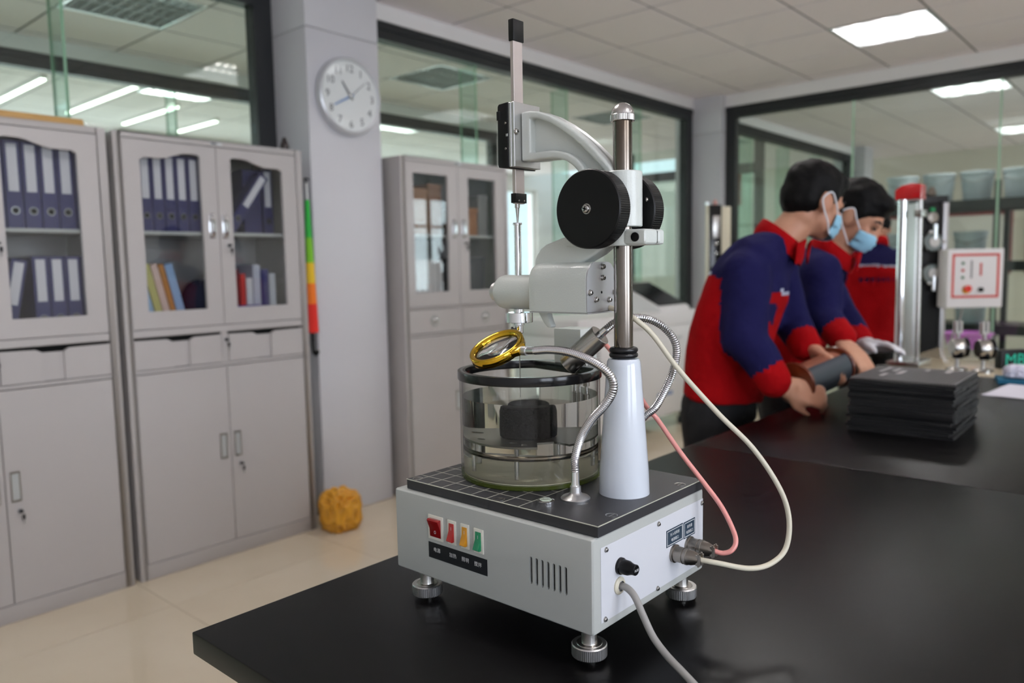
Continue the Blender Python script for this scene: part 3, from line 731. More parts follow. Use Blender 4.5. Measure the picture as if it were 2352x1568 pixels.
for j in range(nseg):
    t = 2*PI*j/nseg; out_.append((ro*math.cos(t), ro*math.sin(t)))
    p = Vector((ri*math.cos(t), ri*math.sin(t))); d = Vector((math.cos(ang0), math.sin(ang0))); k = p.dot(d)
    if k > .062: p -= d*(k-.062)
    in_.append((p.x, p.y))
MB().frame(out_, in_, 'xy', .1362, .1482).build('rim', m_blackg, jar, bevel=.0012)
hb = MB().box(.069, -.0383, .1483, .109, .0100, .1990).build('heater_box', m_cast, jar, bevel=.0015)
for x, y in ((.070, -.047), (.076, -.030), (.084, -.016)):
    MB().tube([(x, y, .150), (x, y, .045)], .0026, 12).build('heater_rod', m_steel, jar)
    MB().lathe([(.0048, .136), (.0048, .118), (.0026, .1175)], (x, y, 0), n=16).build('rod_gland', m_nickel, jar)
cp = [((JR-.0095)*math.cos(t), (JR-.0095)*math.sin(t), .0405) for t in [math.radians(-5)+2*PI*.985*i/90 for i in range(91)]]
MB().tube(cp, .0036, 10).build('heating_coil', mat('coil_steel', (120, 112, 100), .25, 1.0), jar)
# perforated stand inside
m_dull = mat('dull_wet_steel', (118, 116, 110), 0.34, 1.0)
st = thing('sample_stand', (JX, JY, TZ+.1721), 'round steel stand inside the water bath under the black sample', 'stand')
pts = []; R1 = .0845; a0, a1 = math.radians(226), math.radians(256)
for i in range(81):
    t = a1+(2*PI-(a1-a0))*i/80; pts.append((R1*math.cos(t), R1*math.sin(t)))
pts += [(.050*math.cos(a0+.05), .050*math.sin(a0+.05)), (.050*math.cos(a1-.05), .050*math.sin(a1-.05))]
disc = MB().prism(pts, 'xy', .0525, .0553).build('platform', m_dull, st)
ct = MB()
for t, r in ((212, .066), (196, .052), (150, .06), (95, .06), (40, .06), (290, .062), (340, .06)):
    ct.lathe([(.0052, .045), (.0052, .065)], (r*math.cos(math.radians(t)), r*math.sin(math.radians(t)), 0), n=20, cap=True)
cut(disc, ct)
for t in (205, 140, 85, 20, 320):
    x, y = .066*math.cos(math.radians(t)), .066*math.sin(math.radians(t))
    MB().lathe([(0, .0080), (.0024, .0080), (.0030, .0086), (.0030, .0530), (0, .0530)], (x, y, 0), n=16).build('leg', m_steel, st)
# specimen
so = MB().lathe([(0, 0), (.0280, 0), (.0300, .0022), (.0305, .012), (.0303, .036), (.0290, .0425), (.0270, .0440), (0, .0440)], n=56)
sm = so.build('bitumen_sample', mat('black_bitumen', (6, 6, 7), 0.75, bump=(260, .8, .0016), spec=.15), None)
sm.location = (JX-.002, JY+.001, TZ+.1721+.0554)
tag(sm, 'black round bitumen sample under the needle in the water bath', 'sample')
# ------------------------------------------------------------------ steel filing cabinets
m_cab = mat('cabinet_grey_enamel', (180, 176, 175), 0.36, coat=.1)
m_cabin = mat('cabinet_inside_grey', (176, 176, 174), 0.5)
m_key = mat('black_key_plastic', (18, 18, 20), 0.4)
m_cabglass = glassy('cabinet_door_glass', (0.93, 0.95, 0.95))
def sstep(t): t = max(0, min(1, t)); return t*t*(3-2*t)
def lock(parent, x, z, y=0.0):
    l = MB().lathe([(.0085, 0), (.0085, .003), (.0070, .006), (0, .006)], (x, y, z), (0, -1, 0), 16).build('lock', m_chrome, parent)
    k = MB(); k.box(x-.006, y-.022, z-.004, x+.006, y-.006, z+.005); k.box(x+.002, y-.020, z-.030, x+.011, y-.016, z-.012); k.box(x+.0055, y-.0185, z-.046, x+.0075, y-.0175, z-.030)
    k.build('key', m_key, l, bevel=.0015)
def cabinet(name, x0, y0, label, H=1.82, wave=True, z_dr=(0.872, 1.000), z_up=(1.036, 1.794), cups=False, win=((.098, .350), (.487, .741)), zw=(1.107, 1.727, 1.756)):
    c = thing(name, (x0, y0, 0), label, 'cabinet', 'grey steel filing cabinets')
    Wd, Dp = .85, .39
    zl = (.068, z_dr[0]-.020)
    sh = MB()
    sh.box(0, 0, 0, .029, Dp, H); sh.box(.816, 0, 0, Wd, Dp, H); sh.box(.029, 0, z_up[1]+.003, .816, Dp, H)
    sh.box(.029, 0, 0, .816, Dp, zl[0]-.003); sh.box(.029, Dp-.012, .06, .816, Dp, H-.02)
    sh.box(.029, 0, z_dr[1]+.003, .816, .03, z_up[0]-.003); sh.box(.029, .03, z_dr[1]+.005, .816, Dp-.012, z_up[0]-.004)
    sh.box(.029, 0, zl[1]+.003, .816, .02, z_dr[0]-.003)
    sh.box(.4045, 0, z_dr[0]-.003, .4345, .02, z_dr[1]+.003)
    sh.build('body', m_cab, c, bevel=.0022, seg=1)
    sz = z_up[0]+.385
    MB().box(.029, .03, sz, .816, Dp-.012, sz+.014).build('shelf', m_cabin, c, smooth=0)
    MB().box(.029, .025, .07, .816, .03, z_dr[1]).build('inner_shade', m_hole, c, smooth=0)  # black sheet stands in for the unlit inside behind the door gaps
    for s, (d0, d1) in enumerate(((.0315, .4205), (.4235, .8135))):
        w0, w1 = win[s]; zb, zlo, zhi = zw
        q = MB(); ya, yb = -.0015, .0165
        q.box(d0, ya, z_up[0], w0, yb, z_up[1]); q.box(w1, ya, z_up[0], d1, yb, z_up[1]); q.box(w0, ya, z_up[0], w1, yb, zb)
        n = 16 if wave else 1; e = []
        for i in range(n+1):
            t = i/n; u = t if s == 0 else 1-t
            zz = zlo+(zhi-zlo)*sstep((u-.30)/.5)-(.010*(1-sstep(u/.07))+.006*(1-sstep((1-u)/.06)) if wave else 0)
            e.append((w0+(w1-w0)*t, zz))
        for (xa, za), (xb, zb_) in zip(e[:-1], e[1:]):
            q.add([(xa, ya, za), (xb, ya, zb_), (xb, ya, z_up[1]), (xa, ya, z_up[1]), (xa, yb, za), (xb, yb, zb_), (xb, yb, z_up[1]), (xa, yb, z_up[1])],
                  [(0, 1, 2, 3), (7, 6, 5, 4), (0, 4, 5, 1), (3, 2, 6, 7)])
        d = q.build('glazed_door', m_cab, c, smooth=0)
        MB().box(w0-.004, .007, zb-.004, w1+.004, .011, zhi+.004).build('door_glass', m_cabglass, d, smooth=0)
        hx = .388 if s == 0 else .449
        if cups: hx = .386 if s == 0 else .462
        hz0, hz1 = (zb+.301, zb+.407)
        h = MB(); h.box(hx-.0125, ya-.002, hz0, hx+.0125, ya, hz1)
        prof = [(-.010, 0), (-.010, .010), (-.007, .017), (.007, .017), (.010, .010), (.010, 0)]
        h.loft([[(hx+u, ya-v*k, z) for u, v in prof] for z, k in ((hz0+.004, .3), (hz0+.014, 1), (hz1-.014, 1), (hz1-.004, .3))])
        h.build('handle', m_chrome, d, bevel=.0012)
        if s == 1: lock(d, hx+.010, hz0-.030, ya)
    for s, (d0, d1) in enumerate(((.0315, .402), (.437, .8135))):
        q = MB(); za, zb = z_dr
        if cups:
            q.box(d0, -.001, za, d1, .015, zb)
        else:
            r0 = d0+(.135 if s == 0 else .117); r1 = r0+.114
            q.prism([(d0, za), (r0+.022, za), (r0+.022, zb-.026), (r0+.016, zb-.018), (r0, zb-.010), (d0, zb-.008)], 'xz', -.001, .015)
            q.prism([(r1-.020, za), (d1, za), (d1, zb-.008), (r1, zb-.010), (r1-.014, zb-.018), (r1-.020, zb-.026)], 'xz', -.001, .015)
            q.box(r0+.022, .009, za, r1-.020, .015, zb-.022)
        d = q.build('drawer', m_cab, c, smooth=0)
        if cups:
            hx = (d0+d1)/2
            g = MB().lathe([(.030, 0), (.030, .004), (.026, .004)], (hx, -.001, (za+zb)/2), (0, -1, 0), 24)
            g.sphere((hx, -.003, (za+zb)/2+.006), (.024, .016, .014)); g.build('cup_pull', m_chrome, d)
        elif s == 1: pass
    if not cups: lock(c, .4225, z_dr[1]-.032, 0)
    for s, (d0, d1) in enumerate(((.0315, .4205), (.4235, .8135))):
        d = MB().box(d0, -.0015, zl[0], d1, .0165, zl[1]).build('lower_door', m_cab, c, bevel=.0012, seg=1)
        hx = .388 if s == 0 else .455
        MB().frame([(hx-.0165, .444), (hx+.0165, .444), (hx+.0165, .556), (hx-.0165, .556)], [(hx-.0125, .451), (hx+.0125, .451), (hx+.0125, .549), (hx-.0125, .549)], 'xz', -.004, .0).build('recess_frame', m_nickel, d, smooth=0)
        MB().box(hx-.0125, -.0022, .451, hx+.0125, -.0016, .549).build('recess_plate', m_louver, d, smooth=0)
        if s == 1: lock(d, .462, .409, -.0015)
    MB().box(.400, -.0012, H-.016, .455, 0, H-.004).build('name_plate', m_louver, c, smooth=0)
    MB().box(.404, -.0016, H-.013, .430, -.0012, H-.007).build('plate_mark', m_labelk, c, smooth=0)
    return c
cab1 = cabinet('filing_cabinet', .415, 3.19, 'grey steel filing cabinet at the left edge, rolled gold tube on top')
cab2 = cabinet('filing_cabinet', 1.29, 3.19, 'grey steel filing cabinet between the left cabinet and the clock pillar')
cab3 = cabinet('filing_cabinet', 2.745, 3.19, 'grey steel filing cabinet behind the instrument, right of the clock pillar', H=1.86, wave=False, z_dr=(.905, 1.035), z_up=(1.052, 1.835), cups=True, win=((.085, .342), (.505, .735)), zw=(1.131, 1.776, 1.776))

# ------------------------------------------------------------------ binders and books inside
m_navy = mat('navy_binder', (46, 44, 92), 0.38)
m_paperlab = mat('spine_paper', (206, 202, 208), 0.6)
m_ringm = mat('ring_metal', (170, 170, 172), 0.2, 1.0)
ORD = ['first', 'second', 'third', 'fourth', 'fifth', 'sixth', 'seventh', 'eighth', 'ninth', 'tenth', 'eleventh', 'twelfth', 'thirteenth', 'fourteenth', 'fifteenth', 'sixteenth']
def binder(x, y, z, w, h, d, tilt, label, group, col=None, lab=True, name='ring_binder', cat='binder'):
    m = col or m_navy
    t = thing(name, (x, y, z), label, cat, group)
    t.rotation_euler = (0, tilt, 0)
    q = MB(); q.box(0, 0, 0, w, .003, h); q.box(0, .003, 0, .0025, d, h); q.box(w-.0025, .003, 0, w, d, h)
    q.build('cover', m, t, bevel=.001, seg=1)
    MB().box(.004, .008, .004, w-.004, d-.01, h-.012).build('pages', m_paperlab, t, smooth=0)
    if lab:
        MB().box(w*.20, -.0008, h*.42, w*.80, 0, h*.96).build('spine_label', m_paperlab, t, smooth=0)
        MB().lathe([(w*.20, 0), (w*.20, .002), (w*.27, .002), (w*.27, 0)], (w/2, 0, h*.20), (0, -1, 0), 20).build('finger_ring', m_ringm, t)
        MB().lathe([(w*.20, 0), (w*.20, .0006), (0, .0006)], (w/2, 0, h*.20), (0, -1, 0), 16).build('finger_hole', m_hole, t)
    return t
def row(xs, y, z, w, h, where, group, tilts=None, **kw):
    for k, x in enumerate(xs):
        binder(x, y, z, w, h, .26, (tilts or {}).get(k, 0), '%s ring binder from the left %s' % (ORD[k].capitalize(), where), group, **kw)
zt1, zl1 = 1.4355, 1.0325
row([.415+.452+.0585*k for k in range(6)], 3.235, zt1, .055, .315, 'on the top shelf of the leftmost cabinet', 'binders top shelf, left cabinet')
row([.415+.455, .415+.578, .415+.634, .415+.690, .415+.746], 3.235, zl1+.0108, .053, .290, 'on the lower shelf of the leftmost cabinet', 'binders lower shelf, left cabinet', {0: .20})
row([1.29+.060+.051*k for k in range(7)], 3.235, zt1, .048, .315, 'on the top shelf of the middle cabinet', 'binders top shelf, middle cabinet')
cols = [((40, 52, 120), .030, 'dark blue'), ((150, 178, 205), .026, 'pale blue'), ((190, 184, 120), .030, 'olive'), ((208, 180, 170), .028, 'pink-beige'), ((176, 120, 62), .022, 'brown'), ((140, 165, 200), .034, 'light blue')]
bx_ = 1.29+.098
for k, (cl_, w, nm) in enumerate(cols):
    binder(bx_, 3.24, zl1+.001, w, .27, .20, -.22, '%s book leaning left on the lower shelf of the middle cabinet' % nm.capitalize(), 'leaning books, middle cabinet', col=mat('book_'+nm, cl_, .5), lab=False, name='book', cat='book'); bx_ += w+.004
bg = MB().sphere((0, 0, .10), (.085, .07, .105), 28, 18)
_b = bg.build('cloth_bag', mat('navy_cloth', (20, 24, 48), .85), None); _b.location = (1.29+.372, 3.30, zl1-.004); tag(_b, 'dark navy rounded cloth bag on the lower shelf of the middle cabinet', 'bag')
for v in _b.data.vertices: v.co.z = max(v.co.z, .005)
binder(1.29+.700, 3.290, zt1, .050, .30, .20, 0, 'Navy ring binder at the far right of the middle cabinet top shelf', 'right-door binders, middle cabinet', lab=True)
binder(1.29+.600, 3.290, zt1, .090, .29, .20, 0, 'Wide dark navy box file beside the tilted binder in the middle cabinet', 'right-door binders, middle cabinet', lab=False)
binder(1.29+.470, 3.212, zt1+.0285, .048, .30, .07, .62, 'Navy ring binder tilted across the right door of the middle cabinet', 'right-door binders, middle cabinet', lab=True)
cols2 = [((176, 172, 180), .028, 'grey'), ((40, 160, 175), .018, 'turquoise'), ((120, 40, 44), .016, 'maroon'), ((190, 50, 44), .026, 'red'), ((206, 206, 210), .030, 'white'), ((186, 186, 200), .036, 'pale grey'), ((60, 58, 110), .038, 'indigo'), ((200, 200, 206), .030, 'off-white')]
bx_ = 1.29+.475
for k, (cl_, w, nm) in enumerate(cols2):
    binder(bx_, 3.27, zl1+.001, w, .20+.02*((k*7) % 4), .20, 0, '%s upright folder behind the right door of the middle cabinet' % nm.capitalize(), 'folders lower shelf, middle cabinet', col=mat('folder_'+nm, cl_, .5), lab=False, name='folder', cat='folder'); bx_ += w+.005
tr = thing('paper_tray', (1.29+.482, 3.215, zl1), 'low blue plastic tray with white front in the middle cabinet', 'tray')
MB().box(0, 0, 0, .150, .05, .055).build('tray_box', mat('white_card', (210, 208, 214), .6), tr, smooth=0)
MB().box(0, -.004, .045, .150, .05, .078).build('tray_rim', mat('blue_plastic', (62, 66, 150), .4), tr, bevel=.002)
# third cabinet
for k, (x, w, h, cl_, nm) in enumerate(((.10, .13, .25, (150, 112, 88), 'brown cardboard box on the top shelf behind the left door'), (.24, .10, .28, (132, 98, 80), 'dark brown cardboard box on the top shelf behind the left door'), (.50, .13, .16, (150, 100, 66), 'brown cardboard box on the top shelf behind the right door'), (.64, .08, .24, (120, 118, 118), 'grey box file on the top shelf behind the right door'))):
    t = thing('storage_box', (2.745+x, 3.24, 1.4515), nm+' of the third cabinet', 'box')
    MB().box(0, 0, 0, w, .22, h-.03).build('box_body', mat('card_%d' % k, cl_, .7), t, bevel=.002); MB().box(-.003, -.003, h-.03, w+.003, .223, h).build('lid', mat('card_%d' % k), t, bevel=.002)
for k in range(6):
    binder(2.745+.10+.040*k, 3.24, 1.0485, .036, .26, .22, 0, '%s white folder from the left on the lower shelf of the third cabinet' % ORD[k].capitalize(), 'white folders, third cabinet', col=mat('white_folder', (204, 200, 200), .5), lab=False, name='folder', cat='folder')
t = thing('storage_box', (2.745+.50, 3.26, 1.0485), 'dark grey storage box on the lower shelf behind the right door of the third cabinet', 'box')
MB().box(0, 0, 0, .20, .20, .24).build('box_body', mat('dark_grey_box', (70, 70, 78), .6), t, bevel=.003); MB().box(-.003, -.003, .24, .203, .203, .275).build('lid', mat('dark_grey_box'), t, bevel=.003)

# ------------------------------------------------------------------ clock
clk = thing('wall_clock', (2.493, 3.292, 2.134), 'round white wall clock on the pillar', 'clock')
MB().lathe([(0, 0), (.185, 0), (.192, .006), (.192, .028), (.188, .038), (.180, .042), (.174, .040), (.172, .030)], (0, 0, 0), (0, -1, 0), 72).build('case', mat('silver_clock_rim', (206, 208, 212), .3, .4), clk)
MB().lathe([(.1725, .0295), (0, .0295)], (0, 0, 0), (0, -1, 0), 64).build('dial', mat('clock_dial', (238, 240, 240), .5), clk)
nm = MB()
for h in range(1, 13):
    a = PI/2-h*PI/6
    nm.text(str(h), .052, Matrix(((1, 0, 0, .137*math.cos(a)), (0, 0, -1, -.0305), (0, 1, 0, .137*math.sin(a)-.018), (0, 0, 0, 1))), align='CENTER')
nm.build('numerals', mat('numeral_grey', (70, 72, 78), .6), clk, fix=False, smooth=0)
def hand(ang, l, w, col, nmm, y):
    a = math.radians(90-ang); d = Vector((math.cos(a), 0, math.sin(a))); p = Vector((-d.z, 0, d.x)); o_ = Vector((0, y, 0))
    q = MB(); q.loft([[o_-d*.02+p*w, o_-d*.02-p*w, o_-d*.02-p*w+Vector((0, -.001, 0)), o_-d*.02+p*w+Vector((0, -.001, 0))], [o_+d*l+p*w*.5, o_+d*l-p*w*.5, o_+d*l-p*w*.5+Vector((0, -.001, 0)), o_+d*l+p*w*.5+Vector((0, -.001, 0))]])
    q.build(nmm, col, clk, smooth=0)
hand(324, .085, .006, mat('hand_grey', (90, 92, 98), .4), 'hour_hand', -.033)
hand(242, .115, .006, mat('hand_blue', (110, 150, 200), .3), 'minute_hand', -.0345)
hand(50, .12, .0018, mat('hand_grey'), 'second_hand', -.036)
MB().lathe([(.009, .030), (.009, .037), (0, .038)], (0, 0, 0), (0, -1, 0), 20).build('hub', m_steel, clk)
MB().lathe([(.1735, .0385), (.10, .041), (0, .0415)], (0, 0, 0), (0, -1, 0), 48).build('crystal', m_clear, clk)

# ------------------------------------------------------------------ small things by the cabinets
r_ = thing('rolled_tube', (1.205, 3.25, 1.838), 'gold paper tube lying on top of the leftmost cabinet', 'tube')
MB().lathe([(.018, 0), (.018, .95), (.015, .95), (.015, 0), (.018, 0)], (0, 0, 0), (-1, 0, 0), 28).build('outer_sheet', mat('gold_paper', (190, 150, 92), .4), r_)
MB().lathe([(.011, .003), (.011, .945), (.009, .945), (.009, .003), (.011, .003)], (0, 0, 0), (-1, 0, 0), 20).build('inner_sheet', mat('brown_paper', (130, 92, 52), .6), r_)
dk = thing('small_ornament', (2.092, 3.25, 1.8205), 'small dark pointed ornament on top of the middle cabinet beside the pillar', 'ornament')
MB().lathe([(0, 0), (.018, 0), (.022, .014), (.019, .032), (.012, .050), (.009, .060), (.010, .064), (.007, .064)], n=24).build('ornament_body', mat('dark_brown_glaze', (40, 28, 28), .3), dk)
um = thing('folded_umbrella', (2.196, 3.240, .90), 'folded rainbow umbrella hanging in the gap beside the pillar', 'umbrella')
segs = [((36, 170, 60), 'green', .52, .70), ((120, 190, 40), 'lime', .40, .52), ((230, 190, 40), 'yellow', .30, .40), ((235, 120, 30), 'orange', .20, .30), ((215, 40, 30), 'red', .06, .20)]
for cl_, nm_, a, b in segs:
    q = MB(); rg = []
    for z in (a, b):
        rr = .010+.018*(.70-z)/.70
        rg.append([(rr*(1+.16*(j % 2))*math.cos(2*PI*j/16), rr*(1+.16*(j % 2))*math.sin(2*PI*j/16), z) for j in range(16)])
    q.loft(rg).build('folded_canopy', mat('umbrella_'+nm_, cl_, .5), um)
MB().cyl((0, 0, .0), (0, 0, .78), .005, n=12).build('shaft', m_steel, um)
MB().tube(spline([(0, 0, .07), (0, 0, .0), (.0, -.004, -.03), (0, -.02, -.045), (0, -.036, -.03)], 6), .010, 12).build('handle', m_key, um)
MB().tube(spline([(0, 0, .775), (.005, .02, .80), (.03, .055, .81), (.066, .075, .81)], 6), .004, 8).build('hanging_loop', m_key, um)
# crumpled yellow bag
rg_m = mat('yellow_plastic_film', (222, 160, 46), .30, coat=.3, bump=(26, .9, .012))
def crumple(name, R, loc, m, seed, label, cat):
    bm = bmesh.new(); bmesh.ops.create_icosphere(bm, subdivisions=5, radius=1.0)
    from mathutils import noise
    for v in bm.verts:
        p = v.co.copy(); dd = noise.voronoi(p*2.7+Vector((seed, seed*.3, 0)))[0]; n1 = noise.noise(p*4.5+Vector((0, seed, 0)))
        s = .98-.55*min(dd[1]-dd[0], .55)-.14*abs(n1)
        p = Vector([math.copysign(abs(k)**.62, k) for k in p])*.86
        v.co = Vector((p.x*s*R[0], p.y*s*R[1], p.z*s*R[2]))
    zmin = min(v.co.z for v in bm.verts)*.78
    for v in bm.verts: v.co.z = max(v.co.z, zmin)-zmin
    me = bpy.data.meshes.new(name); bm.to_mesh(me); bm.free(); me.materials.append(m)
    me.polygons.foreach_set('use_smooth', [True]*len(me.polygons))
    o = bpy.data.objects.new(name, me); COL.objects.link(o); o.location = loc; tag(o, label, cat); return o
crumple('crumpled_bag', (.120, .11, .140), (2.215, 3.100, 0.0), rg_m, 3.1, 'crumpled yellow plastic bag on the floor against the cabinet and pillar', 'bag')
# ------------------------------------------------------------------ people
from mathutils import noise
m_skin = mat('skin', (196, 146, 118), 0.5, var=((184, 126, 100), 9, .4, .7))
m_hair = mat('black_hair', (9, 8, 8), 0.62, bump=(160, .5, .004), spec=.2)
m_jblue = mat('navy_work_cloth', (26, 25, 68), 0.9, bump=(14, .45, .02), spec=.15)
m_jred = mat('red_work_cloth', (150, 6, 12), 0.9, bump=(14, .45, .02), spec=.12)
m_pipe = mat('grey_piping', (160, 165, 185), .5)
m_trs = mat('black_trousers', (18, 18, 21), 0.8, bump=(12, .4, .02))
m_shoe = mat('black_shoe', (20, 19, 19), 0.45)
m_mask = mat('pale_blue_mask', (150, 200, 224), 0.8)
m_strap = mat('white_elastic', (226, 228, 232), 0.7)
m_brow = mat('dark_brow', (30, 22, 20), 0.7)
def etube(q, secs, lat, n=24):
    """secs = [(centre, a front/back, b side)], lat = sideways axis"""
    P = [Vector(s[0]) for s in secs]; l = Vector(lat).normalized(); rings = []
    for i, s in enumerate(secs):
        t = (P[min(i+1, len(P)-1)]-P[max(i-1, 0)]).normalized(); nn_ = t.cross(l).normalized(); ll = nn_.cross(t).normalized()
        rings.append([P[i]+nn_*(s[1]*math.cos(2*PI*j/n))+ll*(s[2]*math.sin(2*PI*j/n)) for j in range(n)])
    return q.loft(rings)
def limb(q, pts, rad, n=16):
    P = [Vector(p) for p in pts]
    q.tube(P, list(rad), n)
    for p, r in zip(P, rad): q.sphere(p, r*.995, 14, 10)
    return q
def organic(name, q, mats_, voxel, parent, classify=None, smooth=4, wob=0.0, wsc=9.0):
    me = bpy.data.meshes.new(name); me.from_pydata(q.v, [], q.f)
    bm = bmesh.new(); bm.from_mesh(me); bmesh.ops.remove_doubles(bm, verts=bm.verts, dist=1e-6); bmesh.ops.recalc_face_normals(bm, faces=bm.faces); bm.to_mesh(me); bm.free()
    o = bpy.data.objects.new(name, me); COL.objects.link(o)
    r = o.modifiers.new('r', 'REMESH'); r.mode = 'VOXEL'; r.voxel_size = voxel
    s = o.modifiers.new('s', 'SMOOTH'); s.iterations = smooth; s.factor = .5
    nm_ = bpy.data.meshes.new_from_object(o.evaluated_get(bpy.context.evaluated_depsgraph_get()))
    o.modifiers.clear(); o.data = nm_; bpy.data.meshes.remove(me); nm_.name = name
    if wob:
        for v in nm_.vertices:
            k = noise.noise(v.co*wsc)+.5*noise.noise(v.co*wsc*2.3)
            v.co += v.normal*(wob*k)
    for m in mats_: nm_.materials.append(m)
    if classify:
        for p in nm_.polygons: p.material_index = classify(p.center)
    nm_.polygons.foreach_set('use_smooth', [True]*len(nm_.polygons))
    o.parent = parent
    return o
def frameM(fwd, up, loc):
    f = Vector(fwd).normalized(); r = f.cross(Vector(up)).normalized(); u = r.cross(f)
    return Matrix(((r.x, f.x, u.x, loc[0]), (r.y, f.y, u.y, loc[1]), (r.z, f.z, u.z, loc[2]), (0, 0, 0, 1)))
def ell(q, M4, c, r, nu=20, nv=14):
    k = len(q.v); q.sphere((0, 0, 0), r, nu, nv)
    for i in range(k, len(q.v)): q.v[i] = tuple(M4 @ (Vector(q.v[i])+Vector(c)))
def head_prims(q, M4):
    ell(q, M4, (0, -.012, .020), (.075, .096, .098)); ell(q, M4, (0, .030, -.045), (.060, .062, .060)); ell(q, M4, (0, .058, -.082), (.030, .024, .024))
    ell(q, M4, (0, .088, -.020), (.013, .016, .026)); ell(q, M4, (0, .097, -.036), (.017, .014, .011)); ell(q, M4, (0, .070, .014), (.052, .022, .012))
    for s in (-1, 1):
        ell(q, M4, (s*.079, -.010, -.012), (.010, .024, .034)); ell(q, M4, (s*.084, -.017, .002), (.008, .014, .018)); ell(q, M4, (s*.040, .062, -.030), (.022, .020, .020))
    ell(q, M4, (0, .078, -.058), (.024, .012, .007))
def head_extras(p, M4, mask=True):
    q = MB()
    ell(q, M4, (0, -.020, .052), (.083, .103, .082)); ell(q, M4, (0, -.050, .005), (.080, .070, .078)); ell(q, M4, (0, .040, .082), (.062, .052, .036))
    for s in (-1, 1): ell(q, M4, (s*.072, .006, .025), (.012, .030, .040))
    organic('hair', q, [m_hair], .0085, p, None, 3, .004, 30)
    q = MB()
    for s in (-1, 1):
        q.tube([M4 @ Vector((s*.050, .070, .020)), M4 @ Vector((s*.036, .082, .026)), M4 @ Vector((s*.016, .086, .021))], [.003, .0045, .003], 8)
    q.build('eyebrows', m_brow, p)
    q = MB()
    for s in (-1, 1): q.tube([M4 @ Vector((s*.048, .073, .000)), M4 @ Vector((s*.034, .083, -.004)), M4 @ Vector((s*.020, .082, -.001))], [.002, .0045, .002], 8)
    q.build('eyes', m_brow, p)
    if mask:
        rows = []; nr, nc = 9, 17
        for i in range(nr):
            t = i/(nr-1); z = -.022-.078*t
            rr = []
            for j in range(nc):
                a = math.radians(-74+148*j/(nc-1)); ca = math.cos(a)
                bul = .012*math.sin(PI*t)*ca+.004*((i % 2)*2-1)*ca*.5
                rx = .072-.012*t; ry = .076+bul-.012*abs(t-.3)
                rr.append(M4 @ Vector((rx*math.sin(a)*1.02, .026+ry*ca, z+.012*(1-ca)*(1 if t > .5 else -1)*.8)))
            rows.append(rr)
        q = MB(); q.add([v for r in rows for v in r], [(i*nc+j, i*nc+j+1, (i+1)*nc+j+1, (i+1)*nc+j) for i in range(nr-1) for j in range(nc-1)])
        mk = q.build('face_mask', m_mask, p, smooth=80)
        sd_ = mk.modifiers.new('t', 'SOLIDIFY'); sd_.thickness = .003
        nm_ = bpy.data.meshes.new_from_object(mk.evaluated_get(bpy.context.evaluated_depsgraph_get())); mk.modifiers.clear(); mk.data = nm_
        for s in (-1, 1):
            q = MB()
            e1, e2 = M4 @ Vector((s*.090, -.012, .022)), M4 @ Vector((s*.088, -.020, -.036))
            c1, c2 = M4 @ Vector((s*.071, .045, -.026)), M4 @ Vector((s*.060, .045, -.094))
            o6 = M4.to_3x3() @ Vector((s*.006, 0, 0))
            q.tube(spline([c1, (c1+e1)/2+o6, e1, (e1+e2)/2+(M4.to_3x3() @ Vector((s*.004, -.022, 0))), e2, (c2+e2)/2+o6, c2], 4), .0026, 8)
            q.build('ear_loop', m_strap, mk)
def hand_prims(q, wrist, d, nrm, side, curl=.5, spread=.10, fat=1.0):
    """d fingers direction, nrm back-of-hand direction, side +1 thumb towards d x nrm"""
    W_ = Vector(wrist); d = Vector(d).normalized(); nrm = Vector(nrm); nrm = (nrm-d*nrm.dot(d)).normalized(); x = d.cross(nrm)*side
    limb(q, [W_-d*.03, W_+d*.02], [.027*fat, .026*fat], 14)
    for k in (-1.5, -.5, .5, 1.5):
        limb(q, [W_+d*.012+x*k*.012, W_+d*.085+x*k*.0195], [.018*fat, .0125*fat], 12)
    lens = (.078, .086, .080, .062)
    for k, L_ in zip((1.5, .5, -.5, -1.5), lens):
        p = W_+d*.090+x*k*.0195; a = 0.0; dd = d+x*k*spread*.35; dd.normalize(); pts = [p]
        for s_, c_ in ((.44, .35), (.32, 1.0), (.24, .9)):
            a += curl*c_; v = dd*math.cos(a)-nrm*math.sin(a); p = p+v*(L_*s_); pts.append(p)
        limb(q, pts, [.0098*fat, .0092*fat, .0085*fat, .0076*fat], 10)
    p0 = W_+d*.028+x*.024; v1 = (d*.70+x*.62-nrm*.35).normalized(); v2 = (d*.92+x*.10-nrm*.38).normalized()
    limb(q, [p0, p0+v1*.040, p0+v1*.040+v2*.030, p0+v1*.040+v2*.030+(v2-nrm*.3*curl).normalized()*.024], [.0145*fat, .0118*fat, .0105*fat, .0088*fat], 12)
def seg_d(p, a, b):
    ab = b-a; t = max(0, min(1, (p-a).dot(ab)/ab.length_squared)); return (p-(a+ab*t)).length, t
